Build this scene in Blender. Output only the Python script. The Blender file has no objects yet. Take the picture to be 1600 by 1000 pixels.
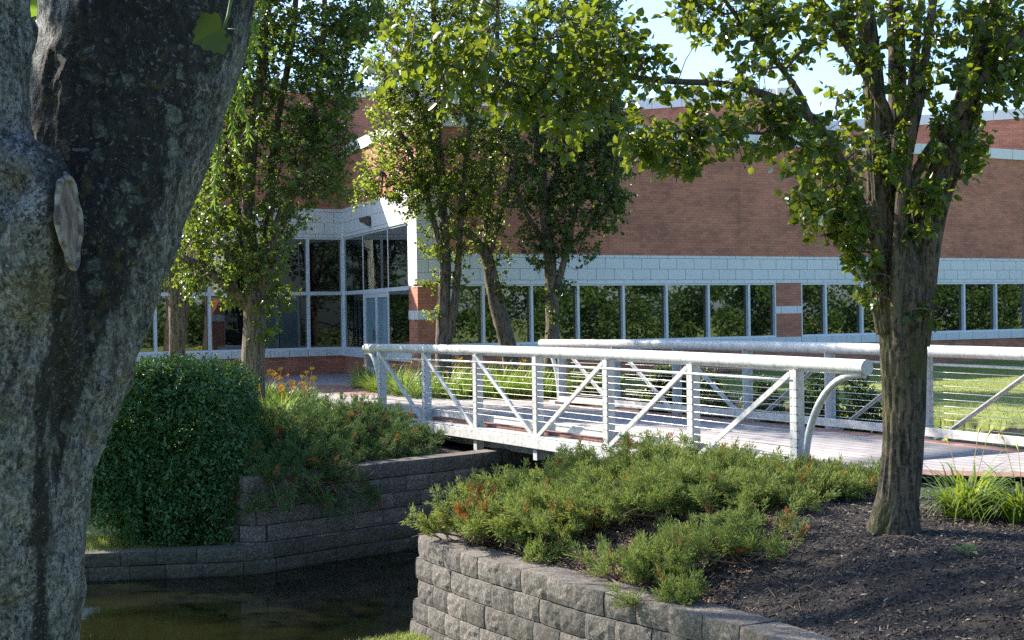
import bpy, bmesh, math, random
import numpy as np
from mathutils import Vector, Matrix
R = math.radians
rng = np.random.default_rng(11)
random.seed(5)
scn = bpy.context.scene
col = scn.collection

# ------------------------------------------------------------------ camera, sky, sun, exposure
EYE = 1.61
F = 2235.0                                   # focal length in photograph pixels (1600 wide)
PIT, ROL = -0.0045, -0.0151
cam_d = bpy.data.cameras.new('camera'); cam = bpy.data.objects.new('camera', cam_d); col.objects.link(cam)
cam_d.sensor_width = 36; cam_d.lens = F / 1600 * 36; cam_d.clip_start = .05; cam_d.clip_end = 2000
CM = Matrix.Translation((0, 0, EYE)) @ Matrix.Rotation(math.pi/2 + PIT, 4, 'X') @ Matrix.Rotation(ROL, 4, 'Z')
cam.matrix_world = CM
scn.camera = cam
SUN_AZ, SUN_EL = R(146), R(38)               # azimuth counted from +X, counter-clockwise
LDIR = Vector((math.cos(SUN_AZ)*math.cos(SUN_EL), math.sin(SUN_AZ)*math.cos(SUN_EL), math.sin(SUN_EL)))
w = bpy.data.worlds.new('World'); scn.world = w; w.use_nodes = True
nt = w.node_tree; nt.nodes.clear()
sky = nt.nodes.new('ShaderNodeTexSky'); sky.sky_type = 'NISHITA'; sky.sun_disc = False
sky.sun_elevation = SUN_EL; sky.sun_rotation = math.pi/2 - SUN_AZ
sky.air_density = 1.0; sky.dust_density = 1.3; sky.ozone_density = 6.0
bg = nt.nodes.new('ShaderNodeBackground'); bg.inputs[1].default_value = 0.13
wo = nt.nodes.new('ShaderNodeOutputWorld'); nt.links.new(sky.outputs[0], bg.inputs[0]); nt.links.new(bg.outputs[0], wo.inputs[0])
sd = bpy.data.lights.new('sun', 'SUN'); sd.energy = 4.9; sd.angle = R(.53); sd.color = (1, .92, .79)
so = bpy.data.objects.new('sun', sd); col.objects.link(so); so.rotation_euler = LDIR.to_track_quat('Z', 'Y').to_euler()
scn.view_settings.view_transform = 'Standard'; scn.view_settings.look = 'None'
scn.view_settings.exposure = 1.55; scn.view_settings.gamma = 1
scn.render.engine = 'CYCLES'
scn.cycles.max_bounces = 7; scn.cycles.diffuse_bounces = 3; scn.cycles.glossy_bounces = 3
scn.cycles.transmission_bounces = 4; scn.cycles.transparent_max_bounces = 4
scn.cycles.use_denoising = False
try: scn.cycles.denoiser = 'OPENIMAGEDENOISE'
except Exception: pass

# ------------------------------------------------------------------ helpers
CM3 = CM.to_3x3()
def ray(px, py): return CM3 @ Vector(((px-800)/F, -(py-500)/F, -1))
def at(px, py, Y):
    r = ray(px, py); return Vector((0, 0, EYE)) + r*(Y/r.y)
def on(px, py, z):
    r = ray(px, py); return Vector((0, 0, EYE)) + r*((z-EYE)/r.z)

def tag(o, label, cat, group=None, kind=None):
    o['label'] = label; o['category'] = cat
    if group: o['group'] = group
    if kind: o['kind'] = kind
    return o
def empty(name, loc=(0, 0, 0), rz=0):
    o = bpy.data.objects.new(name, None); col.objects.link(o); o.location = loc; o.rotation_euler = (0, 0, rz)
    o.empty_display_size = .1; return o
def link(name, me, mat, parent=None):
    o = bpy.data.objects.new(name, me); col.objects.link(o)
    if mat is not None: me.materials.append(mat)
    if parent is not None:
        o.parent = parent
        bpy.context.view_layer.update() if False else None
        o.matrix_parent_inverse = (Matrix.Translation(parent.location) @ Matrix.Rotation(parent.rotation_euler[2], 4, 'Z')).inverted()
    return o
def mesh_np(name, verts, faces, k, smooth=False):
    """verts (n,3) and faces (m,k) numpy arrays -> mesh"""
    me = bpy.data.meshes.new(name)
    v = np.asarray(verts, np.float32); f = np.asarray(faces, np.int32)
    me.vertices.add(len(v)); me.vertices.foreach_set('co', v.ravel())
    me.loops.add(f.size); me.loops.foreach_set('vertex_index', f.ravel())
    me.polygons.add(len(f)); me.polygons.foreach_set('loop_start', np.arange(0, f.size, k, dtype=np.int32))
    me.polygons.foreach_set('loop_total', np.full(len(f), k, np.int32))
    if smooth: me.polygons.foreach_set('use_smooth', np.ones(len(f), bool))
    me.update(calc_edges=True); return me

class MB:
    def __init__(s): s.v = []; s.f = []; s.uv = []; s.sm = []
    def face(s, idx, uv=None, sm=False):
        s.f.append(tuple(idx)); s.uv.append(uv); s.sm.append(sm)
    def obox(s, o, ax, ay, az, uvs=None):
        """box from corner o with edge vectors ax, ay, az (right-handed)"""
        o = Vector(o); ax = Vector(ax); ay = Vector(ay); az = Vector(az); b = len(s.v)
        for k in range(8): s.v.append(tuple(o + (ax if k & 1 else ax*0) + (ay if k & 2 else ay*0) + (az if k & 4 else az*0)))
        X, Y, Z = ax.length, ay.length, az.length
        u0 = uvs or (0, 0)
        def q(a, b_, c, d, w_, h_, off=0):
            u, v = u0; s.face((b+a, b+b_, b+c, b+d), [(u+off, v), (u+off+w_, v), (u+off+w_, v+h_), (u+off, v+h_)])
        q(0, 1, 5, 4, X, Z); q(1, 3, 7, 5, Y, Z, X); q(3, 2, 6, 7, X, Z); q(2, 0, 4, 6, Y, Z, X)
        q(4, 5, 7, 6, X, Y); q(2, 3, 1, 0, X, Y)
    def box(s, c, size, rz=0):
        m = Matrix.Rotation(rz, 3, 'Z'); sx, sy, sz = size
        ax = m @ Vector((sx, 0, 0)); ay = m @ Vector((0, sy, 0)); az = Vector((0, 0, sz))
        s.obox(Vector(c)-ax/2-ay/2-az/2, ax, ay, az)
    def tube(s, pts, rad, seg=8, cap=True, fn=None, sm=True):
        pts = [Vector(p) for p in pts]; n = len(pts); b = len(s.v)
        if not hasattr(rad, '__len__'): rad = [rad]*n
        t = (pts[1]-pts[0]).normalized()
        u = t.orthogonal().normalized(); cum = 0
        for i, p in enumerate(pts):
            tt = (pts[min(i+1, n-1)]-pts[max(i-1, 0)])
            if tt.length > 1e-9: tt.normalize()
            else: tt = t
            u = (u - tt*u.dot(tt))
            u = u.normalized() if u.length > 1e-6 else tt.orthogonal().normalized()
            v = tt.cross(u); t = tt
            if i: cum += (p-pts[i-1]).length
            for k in range(seg):
                a = 2*math.pi*k/seg; r = rad[i]
                if fn: r = fn(p, a, r, cum)
                s.v.append(tuple(p + (u*math.cos(a)+v*math.sin(a))*r))
        for i in range(n-1):
            for k in range(seg):
                k2 = (k+1) % seg
                s.face((b+i*seg+k, b+i*seg+k2, b+(i+1)*seg+k2, b+(i+1)*seg+k), None, sm)
        if cap:
            s.face([b+k for k in range(seg)][::-1]); s.face([b+(n-1)*seg+k for k in range(seg)])
    def prism(s, poly, z0, z1):
        b = len(s.v); n = len(poly)
        a = sum(poly[i][0]*poly[(i+1) % n][1]-poly[(i+1) % n][0]*poly[i][1] for i in range(n))
        if a < 0: poly = poly[::-1]
        for z in (z0, z1):
            for p in poly: s.v.append((p[0], p[1], z))
        for i in range(n):
            j = (i+1) % n; s.face((b+i, b+j, b+n+j, b+n+i))
        s.face([b+n+i for i in range(n)]); s.face([b+i for i in range(n)][::-1])
    def build(s, name, mat, parent=None, bevel=0):
        me = bpy.data.meshes.new(name); me.from_pydata(s.v, [], s.f)
        me.polygons.foreach_set('use_smooth', s.sm)
        if any(u is not None for u in s.uv):
            l = me.uv_layers.new(name='UVMap'); i = 0; out = []
            for f, u in zip(s.f, s.uv):
                for k in range(len(f)): out.extend(u[k] if u else (0, 0))
            l.data.foreach_set('uv', out)
        me.update()
        o = link(name, me, mat, parent)
        if bevel:
            m = o.modifiers.new('b', 'BEVEL'); m.width = bevel; m.segments = 2; m.limit_method = 'ANGLE'; m.angle_limit = R(40)
        return o

def hash3(i, j, k):
    h = (i*374761393 + j*668265263 + k*2147483647 + 1013904223) & 0xffffffff
    h = ((h ^ (h >> 13))*1274126177) & 0xffffffff
    return ((h ^ (h >> 16)) & 0xffff)/65535.0
def vnoise(P):
    P = np.asarray(P, float); I = np.floor(P).astype(np.int64); f = P-I; f = f*f*(3-2*f)
    out = 0
    for a in (0, 1):
        for b in (0, 1):
            for c in (0, 1):
                wt = (f[..., 0] if a else 1-f[..., 0])*(f[..., 1] if b else 1-f[..., 1])*(f[..., 2] if c else 1-f[..., 2])
                out = out + wt*hash3(I[..., 0]+a, I[..., 1]+b, I[..., 2]+c)
    return out
def fbm(P, o=4):
    P = np.asarray(P, float); s = 0; a = .5; t = 0
    for _ in range(o): s = s+a*vnoise(P); t += a; a *= .5; P = P*2.03+7.1
    return s/t
def unit(v): return v/np.maximum(np.linalg.norm(v, axis=-1, keepdims=True), 1e-9)

# ------------------------------------------------------------------ materials
class N:
    def __init__(s, name):
        s.m = bpy.data.materials.new(name); s.m.use_nodes = True; s.t = s.m.node_tree; s.t.nodes.clear()
        s.out = s.t.nodes.new('ShaderNodeOutputMaterial')
    def n(s, ty, **kw):
        x = s.t.nodes.new(ty)
        for k, v in kw.items():
            if k.startswith('i_'):
                key = k[2:]; key = int(key) if key.isdigit() else key.replace('_', ' ')
                if isinstance(v, bpy.types.NodeSocket): s.t.links.new(v, x.inputs[key])
                else: x.inputs[key].default_value = v
            else: setattr(x, k, v)
        return x
    def ramp(s, fac, *stops):
        r = s.n('ShaderNodeValToRGB'); e = r.color_ramp.elements
        while len(e) < len(stops): e.new(.5)
        for x, (p, c) in zip(e, stops):
            x.position = p; x.color = (*c, 1) if hasattr(c, '__len__') else (c, c, c, 1)
        s.t.links.new(fac, r.inputs[0]); return r.outputs[0]
    def noise(s, vec, scale, detail=5, rough=.6, dist=0):
        return s.n('ShaderNodeTexNoise', i_Vector=vec, i_Scale=scale, i_Detail=detail, i_Roughness=rough, i_Distortion=dist).outputs[0]
    def mix(s, fac, a, b, blend='MIX'):
        x = s.n('ShaderNodeMix', data_type='RGBA', blend_type=blend)
        for i, v in ((0, fac), (6, a), (7, b)):
            if isinstance(v, bpy.types.NodeSocket): s.t.links.new(v, x.inputs[i])
            else: x.inputs[i].default_value = v if i == 0 else (*v[:3], 1)
        return x.outputs[2]
    def math(s, op, a, b=0.0):
        x = s.n('ShaderNodeMath', operation=op)
        for i, v in ((0, a), (1, b)):
            if isinstance(v, bpy.types.NodeSocket): s.t.links.new(v, x.inputs[i])
            else: x.inputs[i].default_value = v
        return x.outputs[0]
    def obj(s): return s.n('ShaderNodeTexCoord').outputs['Object']
    def uv(s): return s.n('ShaderNodeTexCoord').outputs['UV']
    def mapv(s, v, scale=(1, 1, 1), loc=(0, 0, 0)): return s.n('ShaderNodeMapping', i_Vector=v, i_Scale=scale, i_Location=loc).outputs[0]
    def bump(s, h, strength=.5, dist=.02): return s.n('ShaderNodeBump', i_Height=h, i_Strength=strength, i_Distance=dist).outputs[0]
    def pbsdf(s, color, rough=.7, normal=None, **kw):
        p = s.n('ShaderNodeBsdfPrincipled')
        for k, v in (('Base Color', color), ('Roughness', rough)):
            if isinstance(v, bpy.types.NodeSocket): s.t.links.new(v, p.inputs[k])
            else: p.inputs[k].default_value = (*v, 1) if hasattr(v, '__len__') else v
        for k, v in kw.items(): p.inputs[k.replace('_', ' ')].default_value = v
        if normal is not None: s.t.links.new(normal, p.inputs['Normal'])
        return p.outputs[0]
    def done(s, sh): s.t.links.new(sh, s.out.inputs[0]); return s.m

def leaf_mat(name, c1, c2, c3, trans=.42, rough=.38, tcol=None, spec=.5):
    """leaf colour varies from leaf to leaf; part of the light passes through"""
    n = N(name); g = n.n('ShaderNodeNewGeometry')
    c = n.ramp(g.outputs['Random Per Island'], (0, c1), (.5, c2), (1, c3))
    big = n.noise(n.obj(), .9, 2)
    c = n.mix(n.ramp(big, (.35, 0), (.7, .35)), c, c3)
    p = n.pbsdf(c, rough); p.node.inputs['Specular IOR Level'].default_value = spec
    t = n.n('ShaderNodeBsdfTranslucent')
    tc = n.mix(.75, c, tcol or (.22, .34, .03)); n.t.links.new(tc, t.inputs[0])
    m = n.n('ShaderNodeMixShader', i_0=trans); n.t.links.new(p, m.inputs[1]); n.t.links.new(t.outputs[0], m.inputs[2])
    return n.done(m.outputs[0])

def mat_plain(name, color, rough=.5, var=.08, scale=6, **kw):
    n = N(name); v = n.noise(n.obj(), scale, 4)
    d = tuple(x*(1-var*2.2) for x in color); c = n.ramp(v, (.3, d), (.65, color))
    return n.done(n.pbsdf(c, rough, **kw))

def mat_brick():
    n = N('red_brick'); uv = n.uv()
    b = n.n('ShaderNodeTexBrick', i_Vector=uv, i_Color1=(.62, .24, .145, 1), i_Color2=(.50, .185, .11, 1), i_Mortar=(.27, .15, .11, 1), i_Scale=1, i_Mortar_Size=.006, i_Mortar_Smooth=.2, i_Bias=-.1, i_Brick_Width=.21, i_Row_Height=.072)
    c = n.mix(n.ramp(n.noise(n.mapv(uv, (.5, .9, 1)), 1.6, 5), (.42, 0), (.62, .40)), b.outputs[0], (.26, .105, .07), 'MIX')
    st = n.noise(n.mapv(uv, (1.3, .16, 1)), 1.0, 4, .6)          # long vertical weather streaks
    c = n.mix(n.ramp(st, (.57, 0), (.72, .6)), c, (.17, .08, .06))
    wn = n.n('ShaderNodeTexBrick', i_Vector=n.mapv(uv, (1, 1, 1)), i_Color1=(.62, .62, .62, 1), i_Color2=(1.2, 1.2, 1.2, 1), i_Mortar=(1, 1, 1, 1), i_Scale=1, i_Mortar_Size=0, i_Brick_Width=.21, i_Row_Height=.072)
    c = n.mix(.8, c, wn.outputs[0], 'MULTIPLY')
    bm = n.bump(b.outputs[1], -.25, .006)
    return n.done(n.pbsdf(c, .88, bm))
def mat_masonry(name, wd, base=(.72, .72, .70)):
    n = N(name); uv = n.uv()
    b = n.n('ShaderNodeTexBrick', i_Vector=uv, i_Color1=(*base, 1), i_Color2=(*[x*.94 for x in base], 1), i_Mortar=(.16, .15, .15, 1), i_Scale=1, i_Mortar_Size=.007, i_Mortar_Smooth=.1, i_Brick_Width=wd, i_Row_Height=40, offset=0)
    st = n.noise(n.mapv(uv, (3, .7, 1)), 1.5, 5)
    c = n.mix(n.ramp(st, (.55, 0), (.85, .35)), b.outputs[0], (.36, .34, .31))
    return n.done(n.pbsdf(c, .75))
def mat_glass():
    n = N('reflective_glass')
    d = n.n('ShaderNodeBsdfDiffuse', i_Color=(.004, .005, .007, 1))
    wv = n.noise(n.obj(), .8, 2)
    g = n.n('ShaderNodeBsdfGlossy', i_Color=(.92, .98, .96, 1), i_Roughness=.012)
    n.t.links.new(n.bump(wv, .06, .02), g.inputs['Normal'])
    fr = n.n('ShaderNodeFresnel', i_IOR=1.5)
    fac = n.math('ADD', n.math('MULTIPLY', fr.outputs[0], .8), .14)
    m = n.n('ShaderNodeMixShader', i_0=fac); n.t.links.new(d.outputs[0], m.inputs[1]); n.t.links.new(g.outputs[0], m.inputs[2])
    return n.done(m.outputs[0])
def mat_bark(name, dark, light, vs=9, moss=None, strength=1.0):
    n = N(name); o = n.obj()
    f = n.noise(n.mapv(o, (vs, vs, vs*.16)), 3.2, 7, .65, .8)
    c = n.ramp(f, (.42, tuple(x*.6 for x in dark)), (.49, tuple((x+y)*.42 for x, y in zip(dark, light))), (.57, light))
    c = n.mix(n.ramp(n.noise(o, 26, 4), (.46, 0), (.66, .5)), c, tuple(x*1.5 for x in light))
    if moss: c = n.mix(n.ramp(n.noise(n.mapv(o, (1, 1, .5)), 3.1, 5), (.52, 0), (.68, .8)), c, moss)
    return n.done(n.pbsdf(c, .92, n.bump(f, strength, .035)))
def mat_white_metal():
    n = N('white_painted_metal'); o = n.obj()
    a = n.noise(o, 14, 6, .7); b = n.noise(n.mapv(o, (1, 1, .35)), 5, 5)
    c = n.ramp(a, (.34, (.32, .33, .31)), (.46, (.50, .50, .485)), (.62, (.57, .57, .555)))
    c = n.mix(n.ramp(b, (.53, 0), (.68, .5)), c, (.38, .385, .34))
    return n.done(n.pbsdf(c, .42, n.bump(a, .06, .004)))
def mat_block(name, c1, c2, moss=0.0):
    n = N(name); o = n.obj(); g = n.n('ShaderNodeNewGeometry')
    a = n.noise(o, 38, 7, .72); b = n.noise(o, 2.3, 4)
    c = n.ramp(a, (.40, tuple(x*.7 for x in c1)), (.50, c1), (.60, c2))
    rnd = n.ramp(g.outputs['Random Per Island'], (0, .68), (1, 1.15))
    c = n.mix(1, c, rnd, 'MULTIPLY')
    c = n.mix(n.ramp(b, (.5, 0), (.72, .65)), c, tuple(x*.4 for x in c1))
    if moss: c = n.mix(n.ramp(n.noise(o, 4.5, 6), (.5, 0), (.72, moss)), c, (.05, .06, .022))
    return n.done(n.pbsdf(c, .95, n.bump(n.noise(o, 60, 6, .75), .9, .012)))
def mat_pavers(name, a, b, wd, hg, rot=0, mortar=(.11, .09, .08)):
    n = N(name); o = n.obj()
    mp = n.n('ShaderNodeMapping', i_Vector=o, i_Rotation=(0, 0, rot)).outputs[0]
    br = n.n('ShaderNodeTexBrick', i_Vector=mp, i_Color1=(*a, 1), i_Color2=(*b, 1), i_Mortar=(*mortar, 1), i_Scale=1, i_Mortar_Size=.012, i_Brick_Width=wd, i_Row_Height=hg)
    c = n.mix(n.ramp(n.noise(o, 3, 6), (.45, 0), (.75, .35)), br.outputs[0], tuple(x*.55 for x in a))
    return n.done(n.pbsdf(c, .8, n.bump(br.outputs[1], -.4, .006)))

M = {}
M['brick'] = mat_brick()
M['band'] = mat_masonry('white_masonry', .55)
M['coping'] = mat_masonry('white_coping', .95)
M['glass'] = mat_glass()
M['alu'] = mat_plain('pale_aluminium', (.74, .75, .76), .45, .05)
M['doorglass'] = None
M['white'] = mat_white_metal()
M['girder'] = mat_plain('rusty_girder_paint', (.50, .49, .45), .7, .2, 9)
M['wire'] = mat_plain('steel_cable', (.6, .57, .52), .4, .1, 30, Metallic=.6)
M['block'] = mat_block('split_face_block', (.12, .105, .092), (.23, .20, .174))
M['darkblock'] = mat_block('damp_split_face_block', (.125, .108, .092), (.25, .22, .19), .25)
M['mossblock'] = mat_block('mossy_edging_block', (.075, .068, .052), (.15, .135, .105), .8)
RAIL_TH = 1.085
M['paver'] = mat_pavers('grey_pavers', (.34, .31, .30), (.26, .235, .235), .40, .20, RAIL_TH)
M['redpaver'] = mat_pavers('red_pavers', (.33, .15, .11), (.25, .11, .085), .20, .10, RAIL_TH)
M['bark_pear'] = mat_bark('furrowed_grey_bark', (.028, .021, .014), (.135, .105, .072), 9, (.075, .072, .018), 1.0)
M['bark_far'] = mat_bark('brown_bark', (.045, .034, .026), (.17, .13, .095), 7, None, .9)
M['bark_twig'] = mat_bark('twig_bark', (.05, .038, .028), (.14, .105, .075), 20, None, .3)
M['leaf_pear'] = leaf_mat('pear_leaf', (.018, .050, .012), (.032, .075, .015), (.062, .115, .018), .42, .30, (.30, .36, .02))
M['leaf_far'] = leaf_mat('far_pear_leaf', (.020, .052, .012), (.034, .078, .015), (.062, .112, .020), .42, .34, (.28, .37, .025))
M['leaf_dark'] = leaf_mat('dark_pear_leaf', (.014, .042, .013), (.024, .062, .016), (.045, .09, .02), .36, .32, (.26, .34, .02))
M['leaf_bright'] = leaf_mat('bright_pear_leaf', (.030, .070, .012), (.055, .105, .016), (.09, .145, .02), .48, .34, (.33, .41, .03))
M['leaf_hedge'] = leaf_mat('hedge_leaf', (.022, .080, .026), (.042, .12, .036), (.07, .165, .05), .25, .38, None, .5)
M['leaf_shrub'] = leaf_mat('evergreen_leaf', (.020, .046, .014), (.034, .066, .018), (.055, .09, .022), .2, .45)
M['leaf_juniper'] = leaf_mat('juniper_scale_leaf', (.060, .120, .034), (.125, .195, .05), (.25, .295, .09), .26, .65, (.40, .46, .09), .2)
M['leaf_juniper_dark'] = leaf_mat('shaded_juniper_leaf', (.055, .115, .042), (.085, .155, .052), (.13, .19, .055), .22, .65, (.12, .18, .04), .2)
M['rust_leaf'] = leaf_mat('rusty_juniper_leaf', (.22, .075, .025), (.32, .12, .04), (.38, .17, .06), .25, .7, (.4, .16, .04), .2)
M['leaf_lily'] = leaf_mat('daylily_blade', (.10, .19, .03), (.15, .25, .04), (.21, .30, .05), .38, .45, (.30, .42, .05))
M['leaf_willow'] = leaf_mat('willow_leaf', (.07, .13, .03), (.11, .18, .04), (.15, .22, .05), .5, .45)
M['leaf_maple'] = leaf_mat('maple_leaf', (.035, .085, .02), (.05, .11, .03), (.07, .13, .03), .45, .45)
M['grass'] = leaf_mat('grass_blade', (.15, .21, .035), (.21, .26, .05), (.30, .31, .09), .35, .6, (.30, .36, .06), .3)
M['wood_leaf'] = leaf_mat('woodland_leaf', (.035, .085, .014), (.06, .12, .018), (.11, .165, .025), .35, .5)
M['petal'] = mat_plain('yellow_petal', (.75, .42, .03), .5, .12, 30)
M['petal_orange'] = mat_plain('orange_petal', (.80, .40, .04), .5, .12, 30)
M['stem'] = mat_plain('green_stem', (.12, .18, .04), .6)
M['twig'] = mat_plain('dry_juniper_twig', (.20, .135, .095), .9, .2, 20)
M['joint'] = mat_plain('joint_sealant', (.30, .21, .17), .8)
M['lampmetal'] = mat_plain('dark_lamp_metal', (.10, .095, .085), .5)
def _dg():
    n = N('pale_blue_door_glass'); p = n.pbsdf(n.ramp(n.noise(n.obj(), .9, 3), (.3, (.16, .27, .31)), (.7, (.25, .37, .41))), .08)
    return n.done(p)
M['doorglass'] = _dg()
def _mulch():
    n = N('mulch_chip'); g = n.n('ShaderNodeNewGeometry')
    c = n.ramp(g.outputs['Random Per Island'], (0, (.006, .0055, .0055)), (.55, (.026, .020, .0175)), (.84, (.075, .056, .045)), (.95, (.17, .13, .105)), (1, (.34, .29, .25)))
    return n.done(n.pbsdf(c, .85))
M['mulch'] = _mulch()
def _litter():
    n = N('dry_needle_litter'); g = n.n('ShaderNodeNewGeometry')
    c = n.ramp(g.outputs['Random Per Island'], (0, (.10, .055, .035)), (.6, (.22, .13, .085)), (1, (.40, .28, .20)))
    return n.done(n.pbsdf(c, .9))
M['litter'] = _litter()
def _water():
    n = N('dark_canal_water'); o = n.obj()
    h = n.noise(n.mapv(o, (1, 2.2, 1)), 1.5, 3)
    c = n.ramp(n.noise(n.mapv(o, (.5, .9, 1)), .8, 4), (.42, (.003, .004, .002)), (.62, (.010, .011, .004)))
    p = n.pbsdf(c, .045, n.bump(h, .09, .02)); p.node.inputs['IOR'].default_value = 1.333
    return n.done(p)
M['water'] = _water()
def _ground():
    n = N('soil_and_turf'); o = n.obj()
    a = n.n('ShaderNodeAttribute', attribute_name='soil').outputs['Fac']
    k = n.noise(o, 5, 5)
    fac = n.ramp(n.math('ADD', a, n.math('MULTIPLY', n.math('SUBTRACT', k, .5), .5)), (.42, 0), (.58, 1))
    gr = n.ramp(n.noise(o, 9, 7, .75), (.38, (.12, .17, .028)), (.5, (.19, .235, .045)), (.62, (.27, .28, .075)))
    gr = n.mix(n.ramp(n.noise(o, .55, 3), (.4, 0), (.7, .4)), gr, (.26, .26, .085))
    mu = n.ramp(n.noise(o, 45, 7, .8), (.38, (.010, .008, .007)), (.55, (.032, .025, .021)), (.68, (.075, .058, .048)))
    c = n.mix(fac, gr, mu)
    return n.done(n.pbsdf(c, .95, n.bump(n.noise(o, 60, 5, .8), .8, .02)))
M['ground'] = _ground()

# ------------------------------------------------------------------ plan of the place (metres, bridge deck = 0)
D2 = Vector((math.cos(RAIL_TH), -math.sin(RAIL_TH), 0))        # along the bridge, towards the camera
N2 = Vector((math.sin(RAIL_TH), math.cos(RAIL_TH), 0))         # across it, to the far railing
B0 = Vector((-2.2134, 23.699, 0)); BAY = 1.7862; BW = 3.5357
def bp(k, far=0.0, z=0.0): return B0 + D2*(BAY*k) + N2*far + Vector((0, 0, z))
WATER_Z = -1.45
WLINE = []
for px_, py_ in ((644, 838), (739, 870), (820, 892), (910, 918), (1019, 942), (1140, 975), (1225, 1003)):
    c_ = on(px_, py_, -.535); WLINE.append((c_.x, c_.y))
WLINE += [(WLINE[-1][0]*2-WLINE[-2][0]+.1, WLINE[-1][1]*2-WLINE[-2][1]-.2), (3.6, 6.0)]
WA, WD = WLINE[0], WLINE[-1]
WRET = [WA, (1.5, 16.35), (4.7, 19.6), (6.2, 21.0)]
WE, WF, WG = (-3.19, 17.2), (-.87, 19.4), (3.9, 24.0)
LEDGE = [(-14, 16.0), (-7, 16.55), (-5.03, 16.75), (-3.10, 17.02)]
def inside(poly, X, Y):
    r = np.zeros(X.shape, bool); n = len(poly)
    for i in range(n):
        x0, y0 = poly[i]; x1, y1 = poly[(i+1) % n]
        c = ((y0 > Y) != (y1 > Y)) & (X < (x1-x0)*(Y-y0)/(y1-y0+1e-12)+x0); r ^= c
    return r
def dist(poly, X, Y):
    d = np.full(X.shape, 1e9)
    for (x0, y0), (x1, y1) in zip(poly[:-1], poly[1:]):
        L = (x1-x0)**2+(y1-y0)**2; t = np.clip(((X-x0)*(x1-x0)+(Y-y0)*(y1-y0))/L, 0, 1)
        d = np.minimum(d, np.hypot(X-x0-t*(x1-x0), Y-y0-t*(y1-y0)))
    return d
def sstep(t): t = np.clip(t, 0, 1); return t*t*(3-2*t)
SHORE = [(-14, 12.0), (-6, 12.1), (-3.2, 12.55), (-1.95, 13.05), (-1.25, 13.45)]
CANAL = LEDGE + [WE, WF, WG, (6.2, 21.0)] + WRET[::-1][1:] + SHORE[::-1]
MOUND = WLINE[::-1] + WRET[1:] + [(9, 14.5), (12, 9), (8, 5.0)]
def terrain(X, Y):
    X = np.asarray(X, float); Y = np.asarray(Y, float)
    z = np.zeros(X.shape)
    # near bank
    dm = dist(WLINE[::-1]+WRET[1:], X, Y); m = inside(MOUND, X, Y) & (dm > .2)
    near = (Y < 14.2) & ~m
    z = np.where(near, -.1-1.34*sstep((Y-4.5)/7.0), z)
    # planter mound behind the front wall
    z = np.where(m, -.60+.51*sstep((dm-.15)/1.55), z)
    # far bank above the rear wall
    RET = [(-9.5, 24.4), (-4.3, 18.4), WE, WF, WG]
    back = dist(RET, X, Y); plat = inside(RET+[(3.9, 60), (-9.5, 60)], X, Y) & (back > .2)
    pz = inside(RET+[(3.9, 60), (-9.5, 60)], X, Y) & (X < 6) & (Y < 30)
    z = np.where(pz, np.minimum(z, -.42+.40*sstep((back-.25)/3.0)), z)
    z = np.where(pz & ~plat, -2.1, z)
    # hedge ledge
    dl = dist(LEDGE, X, Y)
    lg = (Y > 15.5) & (X < -2.2) & ~pz & ~inside(CANAL, X, Y)
    z = np.where(lg, np.where(dl < .16, -2.1, -1.22+.06*sstep(dl/1)+1.1*sstep((dl-2.0)/3.2)), z)
    c = inside(CANAL, X, Y) | (~m & inside(MOUND, X, Y) & (Y > 13.6))
    z = np.where(c, -2.1, z)
    z = z+.03*(fbm(np.stack([X*1.7, Y*1.7, X*0], -1), 3)-.5)*(~c)
    return z
def tz(x, y): return float(terrain(np.array([x]), np.array([y]))[0])

def axis(lo, hi, a, b, fine):
    core = np.arange(a, b+1e-6, fine); l = []; r = []; s = fine; x = a
    while x > lo: s *= 1.22; x -= s; l.append(x)
    s = fine; x = b
    while x < hi: s *= 1.22; x += s; r.append(x)
    return np.array(l[::-1]+list(core)+r)
PATH_R = [tuple(bp(0, -.05)[:2]), tuple(bp(6.05, -.05)[:2]), (3.05, 14.02), (3.62, 13.78), (4.9, 13.35), (7, 12.4), (12, 9.6), (16, 12), (10, 15.0), tuple(bp(6.6, BW+.1)[:2]), tuple(bp(0, BW+.05)[:2])]
def path_mask(X, Y): return inside(PATHS['near'], X, Y) | inside(PATHS['far'], X, Y)
def px2(px, py, z=0): p = on(px, py, z); return (p.x, p.y)
PATHS = {
 'near': [tuple(bp(6.0, -.02)[:2]), (3.05, 14.02), (3.62, 13.78), (4.9, 13.35), (7, 12.4), (12, 9.6), (16, 12), (10, 14.6), tuple(bp(6.6, BW+.1)[:2]), tuple(bp(6.0, BW+.05)[:2])],
 'far': [tuple(bp(0, -.02)[:2]), px2(545, 648), px2(515, 632), px2(430, 606), px2(300, 600), (-13, 31.5), (-12.0, 36.0), (-4.75, 40.0), (-2.3, 33.3), px2(575, 597), px2(590, 606), px2(640, 618), px2(760, 624), tuple(bp(-.3, BW+.1)[:2]), tuple(bp(0, BW+.05)[:2])],
}
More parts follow.
